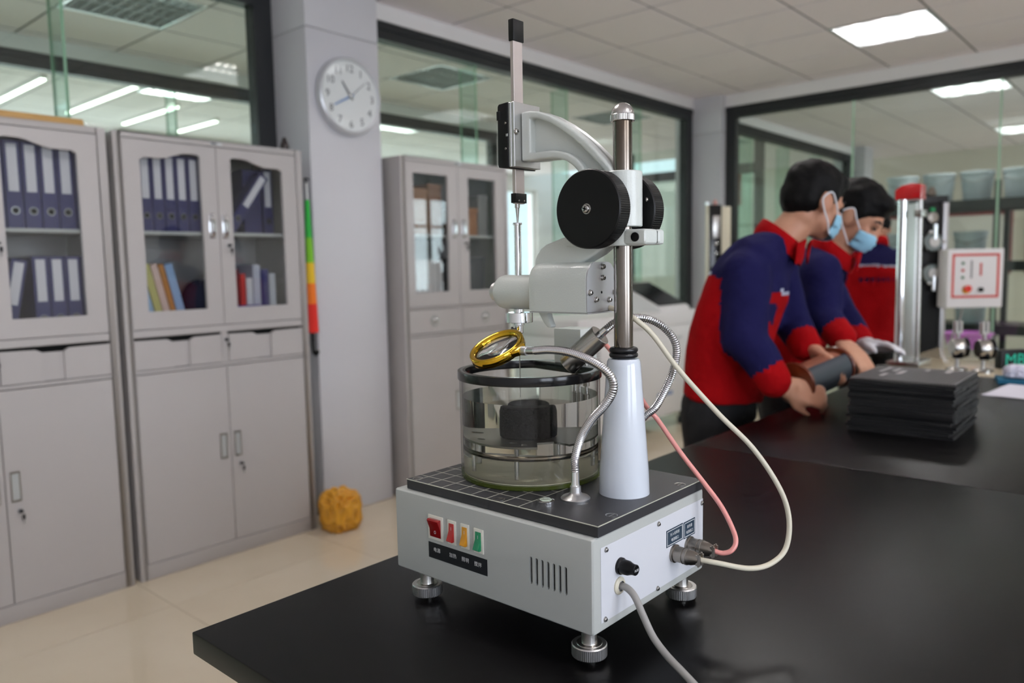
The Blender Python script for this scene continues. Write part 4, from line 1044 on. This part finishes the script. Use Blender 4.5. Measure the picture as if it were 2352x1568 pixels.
def person(name, label, torso, lat, arms, headc, hf, legs, hands, yoke, mask=True, extra=None, group='workers in red and navy jackets'):
    P = lambda t: Vector(t)
    p = thing(name, (torso[0][0][0], torso[0][0][1], 0), label, 'person', group)
    bp = MB(); T = [P(s[0]) for s in torso]
    M4 = frameM(hf, (0, 0, 1), headc)
    etube(bp, [(s[0], s[1]*.80, s[2]*.82) for s in torso], lat)
    limb(bp, [T[-2], T[-1], (T[-1]+P(headc))/2, P(headc)+(M4.to_3x3() @ Vector((0, -.030, -.05)))], [.060, .058, .056, .056])
    head_prims(bp, M4)
    for a in arms: limb(bp, a[:3], [.052, .042, .028])
    for h in hands: hand_prims(bp, *h)
    for l in legs: limb(bp, [l[0], l[1], l[2]], [.075, .052, .040]); limb(bp, [P(l[2])+P((0, 0, -.02)), P(l[2])+P(l[3])*.16+P((0, 0, -.045))], [.040, .034])
    mo = Matrix.Translation(-P((torso[0][0][0], torso[0][0][1], 0)))
    body = organic('body', bp, [m_skin], .0078, p, None, 3)
    # jacket
    jk = MB(); etube(jk, torso, lat, 32)
    for a in arms: limb(jk, a[:3], a[3], 18)
    axis = (T[-2]-T[0]).normalized(); y0 = P(yoke[0]); latv = P(lat).normalized(); fwd = axis.cross(latv).normalized()*yoke[1]
    A = [[P(x) for x in a[:3]] for a in arms]
    def cls(c):
        da = min(min(seg_d(c, a[0], a[1])[0], seg_d(c, a[1], a[2])[0]) for a in A)
        dt = min(seg_d(c, T[i], T[i+1])[0] for i in range(len(T)-1))
        for a in A:
            if (c-a[2]).length < .066 or (c-a[2]).dot(a[2]-a[1]) > -.012*(a[2]-a[1]).length and (c-a[2]).length < .09: return 1
        s = (c-y0).dot(axis); f = (c-y0).dot(fwd); l_ = (c-y0).dot(latv)
        if da < .078 and da < dt*.62: return 0
        if abs(s) < .006: return 0 if da < .115 else 2
        if s > 0: return 0
        if f > .02 and -.105 < s < -.045 and .05 < abs(l_) < .15: return 0
        return 1
    organic('jacket', jk, [m_jblue, m_jred, m_pipe], .0115, p, cls, 4, .0075, 7.5)
    # collar: standing band round the neck
    cd = (P(headc)-T[-1]).normalized(); q = MB(); rings = []
    axn = (T[-1]-T[-2]).normalized()*.55+Vector((0, 0, .45)); axn.normalize(); lx = P(lat).normalized(); fx = axn.cross(lx).normalized(); lx = fx.cross(axn)
    for rr, hh in ((.088, -.030), (.088, -.005), (.080, .024), (.075, .026), (.074, -.005), (.074, -.030)):
        rings.append([T[-1]+axn*(hh-.022*math.cos(2*PI*j/32)*(1 if fx.dot(fwd) > 0 else -1))+fx*(rr*1.02*math.cos(2*PI*j/32))+lx*(rr*math.sin(2*PI*j/32)) for j in range(32)])
    rings.append(rings[0]); q.loft(rings, False); q.build('collar', m_jred, p, smooth=60)
    for s in (-1, 1):
        # pointed collar leaf on the chest
        fr = fwd; o_ = T[-1]+fr*.078+latv*s*.030-axn*.005
        q = MB(); a_ = [o_+latv*s*.012+axn*.030, o_+latv*s*.045+axn*.010-fr*.012, o_+latv*s*.050-axn*.055+fr*.012, o_+latv*s*.004-axn*.030+fr*.012]
        q.loft([a_, [v+fr*.007 for v in a_]]); q.build('collar_leaf', m_jred, p, bevel=.002)
    # trousers and shoes
    tq = MB(); etube(tq, [(T[0]+axis*.10, torso[0][1]*.80, torso[0][2]*.80), (T[0], torso[0][1]*.84, torso[0][2]*.84), (T[0]-P((0, 0, .08)), torso[0][1]*.84, torso[0][2]*.84)], lat)
    for l in legs: limb(tq, [P(l[0])-P((0, 0, .06)), l[1], P(l[2])+P((0, 0, -.02))], [.092, .080, .066])
    organic('trousers', tq, [m_trs], .016, p, None, 4, .005, 8)
    for l in legs:
        sq = MB(); c = P(l[2]); dr = P(l[3]); limb(sq, [c+P((0, 0, -.05))-dr*.05, c+P((0, 0, -.055))+dr*.09, c+P((0, 0, -.058))+dr*.17], [.042, .044, .036])
        so_ = organic('shoe', sq, [m_shoe], .012, p, None, 3)
        for v in so_.data.vertices: v.co.z = max(v.co.z, .002)
    head_extras(p, M4, mask)
    if extra: extra(p)
    for ch in children(p):
        ch.data.transform(mo)
        for g in children(ch): g.data.transform(mo)
    return p
def legset(cx, cy, hz, lat, fwd, st=.13):
    l = Vector(lat).normalized(); f = Vector(fwd).normalized(); out = []
    for s in (-1, 1):
        h = Vector((cx, cy, hz))+l*s*.085; k = Vector((cx, cy, .47))+l*s*st*.9+f*.03; a = Vector((cx, cy, .10))+l*s*st
        out.append((h, k, a, tuple(f)))
    return out
# nearest worker, leaning over the bench
lat1 = (.987, .158, 0)
person('person', 'masked worker in red and navy jacket nearest the camera, bending over the bench', 
       [((2.393, 1.178, .815), .128, .180), ((2.397, 1.170, .92), .128, .176), ((2.412, 1.145, 1.066), .132, .180), ((2.436, 1.108, 1.187), .130, .188), ((2.462, 1.072, 1.272), .098, .165), ((2.500, 1.030, 1.330), .062, .078)], lat1,
       [((2.315, 1.060, 1.225), (2.240, 1.030, 1.030), (2.248, .940, .908), [.080, .070, .054]), ((2.600, 1.095, 1.235), (2.622, 1.040, 1.060), (2.545, .955, .985), [.078, .064, .052])],
       (2.574, .949, 1.452), (.78, -.50, -.34), legset(2.393, 1.20, .86, lat1, (.158, -.987, 0)),
       [((2.262, .918, .892), (.55, -.72, -.28), (-.78, -.42, .45), 1, .62), ((2.535, .935, .975), (-.25, -.85, -.35), (.45, -.25, .85), -1, .7)],
       ((2.436, 1.108, 1.192), -1), True)
# second worker
def glove_on(p):
    q = MB(); hand_prims(q, (2.915, .892, .958), (-.35, -.80, .05), (.35, -.1, .9), 1, .25, .10, 1.22)
    organic('white_glove', q, [mat('white_cotton', (226, 224, 226), .8)], .0075, p, None, 3)
lat2 = (.88, .45, 0)
person('person', 'masked worker with bowed head beside the nearest worker, hand on the roll',
       [((2.950, 1.190, .815), .122, .172), ((2.954, 1.178, .92), .122, .168), ((2.964, 1.145, 1.060), .126, .172), ((2.968, 1.105, 1.178), .124, .176), ((2.972, 1.070, 1.250), .094, .154), ((2.980, 1.022, 1.298), .060, .076)], lat2,
       [((2.830, 1.020, 1.218), (2.760, .980, 1.066), (2.700, .895, 1.004), [.076, .066, .053]), ((3.095, 1.120, 1.205), (3.040, 1.010, 1.050), (2.930, .905, .965), [.074, .060, .050])],
       (2.990, .945, 1.422), (.10, -.80, -.58), legset(2.950, 1.21, .86, lat2, (.45, -.89, 0)),
       [((2.682, .888, .992), (-.16, -.72, -.60), (-.25, -.62, .74), -1, .75), ((2.915, .892, .958), (-.35, -.80, .05), (.35, -.1, .9), 1, .25)],
       ((2.968, 1.105, 1.196), -1), True, glove_on)
# third worker farther back, seen from behind
lat3 = (.66, -.75, 0)
def back_print(p):
    q = MB(); o_ = Vector((5.414, 1.556, 1.135)); l = Vector((.66, -.75, 0)).normalized(); n_ = Vector((-.75, -.66, 0)).normalized()
    for k in range(8):
        u_ = -.115+.033*k; c = o_+l*u_-n_*(.126*(1-math.sqrt(1-(u_/.184)**2)))
        for dx, dz, w, h in ((0, .010, .024, .004), (0, -.002, .024, .004), (-.008, 0, .004, .028), (.008, -.004, .004, .022), (0, -.014, .020, .004)):
            a = c+l*dx+Vector((0, 0, dz)); q.loft([[a+l*(sx*w/2)+Vector((0, 0, sz*h/2))+n_*e for sx, sz in ((-1, -1), (1, -1), (1, 1), (-1, 1))] for e in (-.02, .005)])
    q.build('back_print', m_jblue, p, smooth=0)
person('person', 'worker standing farther back with his back to the camera',
       [((5.470, 1.626, .720), .128, .178), ((5.478, 1.630, .850), .126, .172), ((5.498, 1.634, 1.022), .128, .180), ((5.515, 1.641, 1.190), .124, .190), ((5.530, 1.643, 1.310), .092, .165), ((5.545, 1.640, 1.372), .062, .080)], lat3,
       [((5.640, 1.510, 1.265), (5.650, 1.450, 1.030), (5.760, 1.560, .900), [.074, .062, .050]), ((5.420, 1.780, 1.265), (5.440, 1.830, 1.030), (5.640, 1.800, .900), [.074, .062, .050])],
       (5.660, 1.665, 1.475), (.62, .50, -.60), legset(5.47, 1.625, .80, lat3, (.75, .66, 0)),
       [((5.772, 1.572, .893), (.6, .5, -.4), (.3, .2, .9), 1, .6), ((5.655, 1.80, .893), (.6, .4, -.4), (.3, .2, .9), -1, .6)],
       ((5.515, 1.641, 1.215), 1), False, back_print)
# ------------------------------------------------------------------ on the bench: rubber mats, papers, roll
m_matr = mat('black_rubber_sheet', (22, 22, 24), 0.5, bump=(120, .25, .002))
NM = 16; zc = TZ+.0002
mx0, my0, mw, mdp = 2.335, .578, .292, .258
random.seed(11)
for k in range(NM):
    h = .0088
    t = thing('rubber_mat', (mx0+random.uniform(-.006, .006), my0+random.uniform(-.004, .004), zc), None, 'mat', 'stack of black rubber mats')
    t.rotation_euler = (0, 0, random.uniform(-.03, .03)); 
    if k in (4, 5): t.location.x += .012
    last = k == NM-1
    pos = 'topmost' if last else ('bottom' if k == 0 else ORD[k]+' from the bottom')
    t['label'] = 'black ribbed rubber mat on the bench, %s of its stack' % pos
    q = MB(); nx, ny = 24, 6
    vs = []; fs = []
    for a in (0, 1):
        for i in range(nx+1):
            for j in range(ny+1):
                x = -mw/2+mw*i/nx; y = -mdp/2+mdp*j/ny
                dz = .0016*math.sin(3*x/mw)*(.3 if k < 3 else .9)*(1 if k else 0)+(.004*(j/ny)*(i/nx) if last else 0)
                vs.append((x+random.uniform(-.001, .001)*(i in (0, nx)), y+random.uniform(-.001, .001)*(j in (0, ny)), dz+a*(h-.0006)))
    n1 = (nx+1)*(ny+1)
    for i in range(nx):
        for j in range(ny):
            b = i*(ny+1)+j; fs += [(b, b+1, b+ny+2, b+ny+1), (n1+b, n1+b+ny+1, n1+b+ny+2, n1+b+1)]
    for i in range(nx):
        for j, o_ in ((0, 0), (ny, 1)):
            b = i*(ny+1)+j; f_ = (b, b+ny+1, n1+b+ny+1, n1+b); fs.append(f_)
    for j in range(ny):
        for i in (0, nx):
            b = i*(ny+1)+j; fs.append((b, n1+b, n1+b+1, b+1))
    q.add(vs, fs); q.build('sheet', m_matr, t, smooth=50)
    if last:
        rb = MB()
        for i in range(36):
            y = -mdp/2+.004+(mdp-.008)*i/35
            rb.box(-mw/2+.002, y-.0013, h+.0012, mw/2-.002, y+.0013, h+.0042)
        rb.build('ribs', mat('rib_sheen_grey', (112, 109, 109), .38), t, smooth=0)  # grazing sheen painted in: ribs lighter than the black rubber
        mk = MB()
        for x0_, y0_, x1_, y1_ in ((-.02, .03, .06, .045), (.03, .055, .10, .065), (-.08, .06, -.02, .072), (.075, -.02, .11, -.008), (.0, .085, .12, .094), (.06, -.075, .12, -.060)):
            mk.box(x0_, y0_, h+.0043, x1_, y1_, h+.0050)
        mk.build('pale_patches', mat('pale_patch', (176, 172, 172), .8), t, smooth=0)  # flat pale patches laid over the ribbed top
    zc += h
def sheet(name, x, y, z, w, d, rz, col, label, cat, curl=.0, n=10, thick=.0012):
    q = MB(); vs = []
    for a in (0, thick):
        for i in range(n+1):
            for j in range(n+1):
                u, v = i/n, j/n; vs.append(((u-.5)*w, (v-.5)*d, a+curl*(u*u*.6+v*u*.4)*abs(math.sin(2.2*u+1.2*v))))
    m1 = (n+1)**2; fs = []
    for i in range(n):
        for j in range(n):
            b = i*(n+1)+j; fs += [(b, b+1, b+n+2, b+n+1), (m1+b, m1+b+n+1, m1+b+n+2, m1+b+1)]
    for i in range(n):
        for e in (0, n):
            b = i*(n+1)+e; fs.append((b, b+n+1, m1+b+n+1, m1+b)); b = e*(n+1)+i; fs.append((b, b+1, m1+b+1, m1+b))
    q.add(vs, fs); o = q.build(name, col, None, smooth=60); o.location = (x, y, z); o.rotation_euler = (0, 0, rz); tag(o, label, cat); return o
m_paper = mat('white_paper', (226, 224, 236), .6)
sheet('paper_sheet', 3.13, .41, TZ+.0006, .21, .30, 1.45, m_paper, 'white paper sheet lying flat on the bench right of the mats', 'paper', .006)
sheet('paper_sheet', 3.20, .26, TZ+.0022, .24, .30, 1.15, m_paper, 'white paper sheet with a lifted corner on the bench at the right edge', 'paper', .03)
cr = crumple('crumpled_tissue', (.055, .055, .032), (3.37, .485, TZ+.022), m_paper, 8.3, 'crumpled white tissue on the folded blue cloth at the right edge', 'tissue')
sheet('folded_cloth', 3.37, .485, TZ+.0012, .13, .13, .25, mat('teal_blue_cloth', (22, 92, 120), .8), 'folded teal-blue cloth on the bench under the crumpled tissue', 'cloth', .004, thick=.016)
# spool of membrane held by the two workers
rl = thing('membrane_roll', (0, 0, 0), 'brown spool wound with a black membrane held by the two workers', 'roll')
RA, RB = Vector((2.312, .905, .892)), Vector((2.572, .868, .922)); rd_ = (RB-RA).normalized(); RL = (RB-RA).length
rl.location = RA
Q = Vector((0, 0, 0))
MB().lathe([(0, .004), (.046, .004), (.046, RL-.004), (0, RL-.004)], Q, rd_, 40).build('core', mat('brown_plastic', (122, 62, 34), .35), rl)
MB().lathe([(0, 0), (.064, 0), (.066, .003), (.066, .009), (.064, .012), (0, .012)], Q, rd_, 44).build('flange', mat('dark_brown_plastic', (98, 42, 20), .28, coat=.3), rl)
MB().lathe([(0, RL-.012), (.064, RL-.012), (.066, RL-.009), (.066, RL-.003), (.064, RL), (0, RL)], Q, rd_, 44).build('flange', mat('dark_brown_plastic'), rl)
q = MB(); up_ = Vector((0, 0, 1)); s1 = (up_-rd_*up_.dot(rd_)).normalized(); s2 = rd_.cross(s1); rings = []
for a, r in ((.016, .061), (RL-.016, .061)):
    pr = [(r*math.cos(math.radians(t)), r*math.sin(math.radians(t))) for t in range(38, 300, 8)] + [((r-.010)*math.cos(math.radians(t)), (r-.010)*math.sin(math.radians(t))) for t in range(292, 36, -8)]
    rings.append([rd_*a+s1*u+s2*v for u, v in pr])
q.loft(rings).build('membrane', mat('slate_black_membrane', (44, 52, 62), .42), rl, smooth=50)
MB().lathe([(.047, .02), (.051, .02), (.051, RL-.02), (.047, RL-.02)], Q, rd_, 40).build('winding', mat('brown_tape', (140, 84, 62), .4), rl)
# ------------------------------------------------------------------ second bench, cream top
m_cream = mat('cream_worktop', (206, 192, 166), .10)
b2 = thing('lab_bench', (3.50, 1.01, 0), 'cream-topped lab bench beyond the black bench', 'bench')
MB().box(0, -1.55, TZ-.03, 1.00, 0, TZ).build('worktop', m_cream, b2, bevel=.002)
MB().box(.04, -1.50, .08, .96, -.04, TZ-.0305).build('base_cabinet', m_base, b2, bevel=.002)
MB().box(.06, -1.46, 0, .94, -.06, .08).build('plinth', m_dark, b2, smooth=0)
# two clamp fixtures on the cream bench
def clampfix(x, y, label):
    t = thing('clamp_fixture', (x, y, TZ), label, 'fixture', 'chrome clamp fixtures')
    MB().lathe([(0, 0), (.040, 0), (.040, .008), (.030, .012), (0, .012)], n=32).build('base', m_steel, t)
    for s in (-1, 1): MB().cyl((s*.011, 0, .01), (s*.011, 0, .060), .006, n=14).build('post', m_steel, t)
    MB().lathe([(0, -.024), (.034, -.024), (.037, -.018), (.037, .018), (.034, .024), (0, .024)], (0, 0, .095), (.60, -.80, 0), 36).build('clamp_drum', m_steel, t)
    MB().lathe([(0, .0245), (.040, .0245), (.041, .028), (.041, .034), (0, .036)], (0, 0, .095), (.60, -.80, 0), 36).build('dark_disc', m_blackg, t)
    MB().box(-.030, -.026, .052, .014, .012, .080).build('jaw', m_blackg, t, bevel=.003)
    MB().cyl((0, 0, .135), (0, 0, .165), .009, n=16).build('neck', m_chrome, t)
    for s in (-1, 1): MB().cyl((s*.013, -.006*s, .155), (s*.013, -.006*s, .205), .010, n=16).build('pin', m_chrome, t)
    return t
clampfix(3.62, .735, 'chrome clamp fixture on the cream bench, left one of two')
clampfix(3.62, .640, 'chrome clamp fixture on the cream bench, right one of two')
dm_ = MB()
bell = MB().lathe([(.062, 0), (.062, .085), (.055, .115), (.035, .135), (0, .142)], n=36).build('glass_cover', m_jar, None); bell.location = (3.80, .700, TZ+.0005); tag(bell, 'clear glass cover behind the chrome clamp fixtures', 'cover')
sg = thing('sign_box', (3.78, .600, TZ+.0005), 'black sign box with teal letters at the right edge', 'sign'); sg.rotation_euler = (0, 0, math.radians(-42))
MB().box(-.02, -.02, 0, .26, .02, .078).build('sign_board', m_black, sg, bevel=.003)
MB().text('MB', .070, Matrix(((1, 0, 0, -.004), (0, 0, -1, -.0212), (0, 1, 0, .014), (0, 0, 0, 1)))).build('lettering', mat('teal_print', (20, 190, 158), .5), sg, fix=False, smooth=0)
# red-capped column press on the cream bench
t1 = thing('column_press', (3.645, .940, TZ), 'tall steel column press with red cap on the cream bench', 'press')
MB().box(-.10, -.08, 0, .10, .05, .03).build('base_plate', m_steel, t1, bevel=.004)
MB().cyl((-.012, .022, .03), (-.012, .022, .735), .019, n=28).build('column', m_chrome, t1)
MB().cyl((.030, -.040, .03), (.030, -.034, .735), .010, n=20).build('guide_rod', m_steel, t1)
MB().box(-.05, -.06, .640, .05, -.03, .67).build('crosshead', m_steel, t1, bevel=.003)
MB().prism([(-.052, .715), (.050, .715), (.050, .755), (.024, .775), (-.016, .782), (-.052, .776)], 'yz', -.038, .046).build('red_cap', mat('red_enamel', (180, 12, 20), .3, coat=.4), t1, bevel=.004)
# floor-standing tensile tester with control box
t2 = thing('tensile_tester', (5.02, 1.19, 0), 'black tensile testing machine with chrome grips behind the benches', 'machine')
t2.rotation_euler = (0, 0, math.radians(-48.5))
MB().box(-.20, -.22, 0, .20, .18, .62).build('base_cabinet', m_base, t2, bevel=.006)
MB().box(-.065, -.02, .62, .065, .06, 1.600).build('screw_cover', mat('black_bellows', (14, 14, 15), .6), t2, bevel=.004)
bw = MB()
for k in range(40): bw.box(-.062, -.026, .64+.012*k, .062, -.020, .646+.012*k)
bw.build('bellows', mat('black_bellows'), t2, smooth=0)
for s in (-1, 1): MB().box(s*.080-.015, -.04, .62, s*.080+.015, .07, 1.585).build('side_column', m_alumat, t2, bevel=.004)
MB().box(-.095, -.03, 1.585, .095, .08, 1.625).build('top_plate', m_dark, t2, bevel=.004)
MB().lathe([(.020, 0), (.028, .01), (.020, .03), (.012, .05)], (0, -.02, 1.625), n=20).build('top_knob', m_nickel, t2)
for z, s in ((1.36, 1), (1.18, -1)):
    g = MB().lathe([(0, 0), (.052, 0), (.055, .006), (.055, .026), (.050, .032), (0, .032)], (0, -.03, z), (0, -1, 0), 40).build('grip', mat('grip_steel', (120, 128, 126), .3, .9), t2)
    MB().lathe([(0, 0), (.030, 0), (.030, .012), (0, .012)], (0, -.062, z), (0, -1, 0), 28).build('grip_hub', m_steel, g)
    MB().cyl((0, -.075, z+s*.015), (0, -.075, z+s*.10), .011, n=18).build('grip_jaw', m_chrome, g)
    MB().sphere((-.028, -.080, z+s*.055), .012, 14, 10).build('grip_screw', m_chrome, g)
    MB().cyl((.045, -.05, z), (.066, -.05, z), .012, n=16).build('grip_lever', m_chrome, g)
MB().lathe([(.030, 0), (.030, .02), (0, .022)], (0, -.03, 1.50), (0, -1, 0), 24).build('load_cell', m_nickel, t2)
MB().box(-.012, -.045, 1.535, .012, -.03, 1.555).build('cell_tag', mat('green_tag', (24, 150, 90), .5), t2, smooth=0)
CBX = -.075
cb = MB().box(.105+CBX, -.16, .985, .420+CBX, -.06, 1.315).build('control_box', m_white, t2, bevel=.004)
MB().frame([(.130+CBX, 1.040), (.397+CBX, 1.040), (.397+CBX, 1.288), (.130+CBX, 1.288)], [(.143+CBX, 1.053), (.384+CBX, 1.053), (.384+CBX, 1.275), (.143+CBX, 1.275)], 'xz', -.1615, -.160).build('red_border', mat('red_print', (206, 70, 62), .6), cb, smooth=0)
for z, cl_ in ((1.235, (60, 120, 80)), (1.195, (190, 60, 50)), (1.155, (60, 120, 80))): MB().lathe([(.008, 0), (.008, .006), (0, .006)], (.190+CBX, -.160, z), (0, -1, 0), 14).build('push_button', mat('btn_%d' % cl_[0], cl_, .4), cb)
MB().lathe([(.022, 0), (.022, .004), (0, .004)], (.213+CBX, -.160, 1.085), (0, -1, 0), 20).build('stop_collar', mat('yellow_plastic', (236, 180, 20), .4), cb)
MB().lathe([(.014, .004), (.014, .020), (.019, .022), (.019, .030), (0, .032)], (.210+CBX, -.160, 1.092), (0, -1, 0), 20).build('stop_button', mat('red_stop', (226, 50, 36), .35), cb)
MB().lathe([(.013, 0), (.013, .016), (0, .017)], (.292+CBX, -.160, 1.085), (0, -1, 0), 18).build('selector_knob', m_black, cb)
MB().box(.288+CBX, -.1655, 1.165, .296+CBX, -.160, 1.235).build('indicator_strip', mat('red_print'), cb, smooth=0)
MB().box(.235+CBX, -.164, 1.150, .243+CBX, -.160, 1.250).build('text_column', m_seam, cb, smooth=0)
MB().cyl((.085, -.03, 1.10), (.085, -.09, 1.10), .015, n=14).build('box_arm', m_alumat, t2)
MB().tube(spline([(.15, -.11, .985), (.14, -.11, .93), (.10, -.10, .80), (.12, -.10, .64)], 6), .006, 10).build('control_cable', m_grey_cable, t2)
# small black tester with cream column by the corner
t3 = thing('small_tester', (5.88, 2.98, 0), 'narrow black tester with cream column by the corner pillar', 'machine'); t3.rotation_euler = (0, 0, math.radians(-45))
MB().box(-.16, -.16, 0, .18, .16, .80).build('base_cabinet', m_base, t3, bevel=.005)
MB().box(-.075, -.05, .80, -.058, -.02, 1.73).build('rail', mat('cream_paint', (212, 206, 184), .5), t3, bevel=.002)
MB().box(-.050, -.06, .80, .045, .03, 1.730).build('mast', m_blackg, t3, bevel=.005)
MB().box(.047, -.05, .80, .125, .05, 1.715).build('cream_column', mat('cream_paint'), t3, bevel=.006)
for z in (1.42, 1.34): MB().sphere((0, -.065, z), .016, 16, 10).build('chrome_ball', m_chrome, t3)
MB().box(-.030, -.075, 1.46, .030, -.055, 1.64).build('slide', m_steel, t3, bevel=.004)
MB().lathe([(.014, 0), (.018, .02), (.012, .04), (0, .045)], (.01, 0, 1.73), n=16).build('pilot_light', mat('pink_lens', (206, 150, 144), .3), t3)
MB().lathe([(.016, 0), (.016, .02), (0, .03)], (-.060, -.02, 1.73), n=16).build('pulley', m_chrome, t3)
# white bath cabinet
wm = thing('floor_machine', (4.02, 2.98, 0), 'white floor-standing machine with sloped dark control panel behind the instrument', 'machine')
MB().box(0, 0, .12, 1.55, .55, .799).build('tank_body', m_white, wm, bevel=.006)
MB().box(-.006, -.006, .80, 1.556, .556, .905).build('top_band', m_white, wm, bevel=.006)
MB().prism([(.02, .905), (.50, .905), (.50, 1.10), (.40, 1.12), (.02, .93)], 'yz', 1.05, 1.50).build('sloped_console', m_white, wm, bevel=.004)
MB().prism([(.05, .950), (.37, 1.110), (.37, 1.118), (.05, .958)], 'yz', 1.08, 1.47).build('dark_panel', m_blackg, wm, smooth=0)
for x in (.08, 1.44):
    for y in (.06, .46): MB().lathe([(.028, 0), (.028, .05), (.012, .06), (.012, .12)], (x, y, 0), n=16).build('caster', m_dark, wm)
for k in range(3): MB().lathe([(.012, 0), (.012, .004), (0, .004)], (1.22+.05*k, -.001, .70), (0, -1, 0), 14).build('port', m_louver, wm)
MB().box(.98, -.002, .27, 1.20, 0, .30).build('logo_strip', mat('pale_blue_print', (150, 165, 200), .5), wm, smooth=0)
vg = MB()
for k in range(14): vg.box(.14, -.003, .50+.018*k, .24, -.0005, .508+.018*k)
vg.build('vent_grille', m_seam, wm, smooth=0)
# ------------------------------------------------------------------ rack with buckets behind the back glass wall
rk = thing('storage_rack', (8.10, -.35, 0), 'black steel storage rack behind the back glass wall', 'rack')
YL = 2.95
for y in (0, 1.72, YL):
    for x in (0, .50): MB().box(x-.025, y-.025, 0, x+.025, y+.025, 1.95).build('post', m_dark, rk, smooth=0)
for z in (.18, .66, 1.235, 1.79):
    for x in (-.02, .50): MB().box(x, 0, z-.09, x+.02, YL, z-.006).build('beam', m_dark, rk, smooth=0)
    MB().box(-.02, 0, z-.006, .52, YL, z).build('shelf_board', m_dark, rk, smooth=0)
m_bkt = mat('white_bucket_plastic', (206, 216, 224), .45)
def bucket(loc, s, label, group):
    t = thing('bucket', loc, label, 'bucket', group)
    MB().lathe([(0, 0), (.115*s, 0), (.118*s, .004), (.140*s, .25*s), (.146*s, .25*s), (.146*s, .265*s), (.135*s, .265*s), (.130*s, .255*s)], n=36).build('pail', m_bkt, t)
    MB().lathe([(.147*s, .255*s), (.150*s, .258*s), (.150*s, .278*s), (.14*s, .282*s), (0, .280*s)], n=36).build('lid', m_bkt, t)
    MB().tube(spline([(0, .146*s, .225*s), (-.10*s, .10*s, .20*s), (-.146*s, 0, .17*s), (-.10*s, -.10*s, .20*s), (0, -.146*s, .225*s)], 6), .003, 8).build('bail_handle', m_steel, t)
ys = [-.10, .22, .55, .88, 1.24, 1.58, 1.90, 2.22]
for k, y in enumerate(ys): bucket((8.35, y, 1.7905), .96, '%s white bucket from the right on the top shelf of the black rack' % ORD[k].capitalize(), 'buckets on the rack top shelf')
for k, y in enumerate([-.08, .30, .70, 1.05, 1.62, 1.98, 2.30]): bucket((8.35, y, 1.2355), .98, '%s white bucket from the right on the second shelf of the black rack' % ORD[k].capitalize(), 'buckets on the rack second shelf')
for k, y in enumerate([-.06, .28, .62, .96, 1.60, 1.95, 2.28]): bucket((8.35, y, .6605), 1.0, '%s white bucket from the right on the third shelf of the black rack' % ORD[k].capitalize(), 'buckets on the rack third shelf')
# reddish notice boards on the far wall
for k, y in enumerate((.8, 1.9, 3.0)):
    nb = thing('notice_board', (12.39, y, 1.05), 'pale notice board with dark red frame on the far wall, ' + ('rightmost', 'middle', 'leftmost')[k], 'notice board')
    MB().box(-.02, 0, 0, 0, .95, .85).build('board', mat('notice_paper', (216, 214, 206), .7), nb, smooth=0)
    MB().frame([(0, 0), (.95, 0), (.95, .85), (0, .85)], [(.05, .05), (.90, .05), (.90, .80), (.05, .80)], 'yz', -.03, -.02).build('board_frame', mat('dark_red_frame', (120, 44, 44), .5), nb, smooth=0)
# purple basin on a low stool behind the cream bench
sl = thing('step_stool', (6.22, 1.20, 0), 'low grey stool behind the cream bench under the purple basin', 'stool')
MB().box(-.17, -.17, .57, .17, .17, .60).build('seat', m_base, sl, bevel=.004)
for sx in (-1, 1):
    for sy in (-1, 1): MB().cyl((sx*.14, sy*.14, 0), (sx*.13, sy*.13, .57), .014, n=12).build('leg', m_dark, sl)
bs = thing('wash_basin', (6.22, 1.20, .6005), 'purple plastic basin standing behind the cream bench', 'basin')
MB().lathe([(0, 0), (.11, 0), (.115, .005), (.150, .13), (.146, .13), (.112, .010), (0, .008)], n=40).build('bowl', mat('purple_plastic', (196, 120, 200), .4), bs)
MB().lathe([(.147, .128), (.158, .130), (.160, .140), (.150, .143), (.147, .128)], n=40).build('rolled_rim', mat('purple_plastic'), bs)
# red hanging strip on the corridor door post
sr = MB().box(0, 0, 0, .01, .10, .36).build('red_strip', mat('faded_red_paper', (150, 50, 44), .7), None, smooth=0); sr.location = (8.535, 3.99, 1.92); tag(sr, 'faded red paper strip hanging beyond the corner glass', 'paper')
# linear lights in the far room
for k, (x, y0_, y1_) in enumerate(((2.79, 6.35, 7.85), (3.37, 6.9, 8.05), (3.95, 7.3, 8.1), (4.9, 6.6, 8.0), (2.2, 6.6, 7.9))):
    lb = thing('linear_light', (x, y0_, CZ-.03), 'slim linear lamp on the far room ceiling, ' + ('second from the left', 'third from the left', 'fourth from the left', 'rightmost', 'leftmost')[k], 'light', 'linear lamps of the far room')
    MB().box(-.022, 0, 0, .022, y1_-y0_, .03).build('housing', m_white, lb, smooth=0)
    MB().box(-.016, .01, -.012, .016, y1_-y0_-.01, 0).build('diffuser', m_tube2, lb, smooth=0)
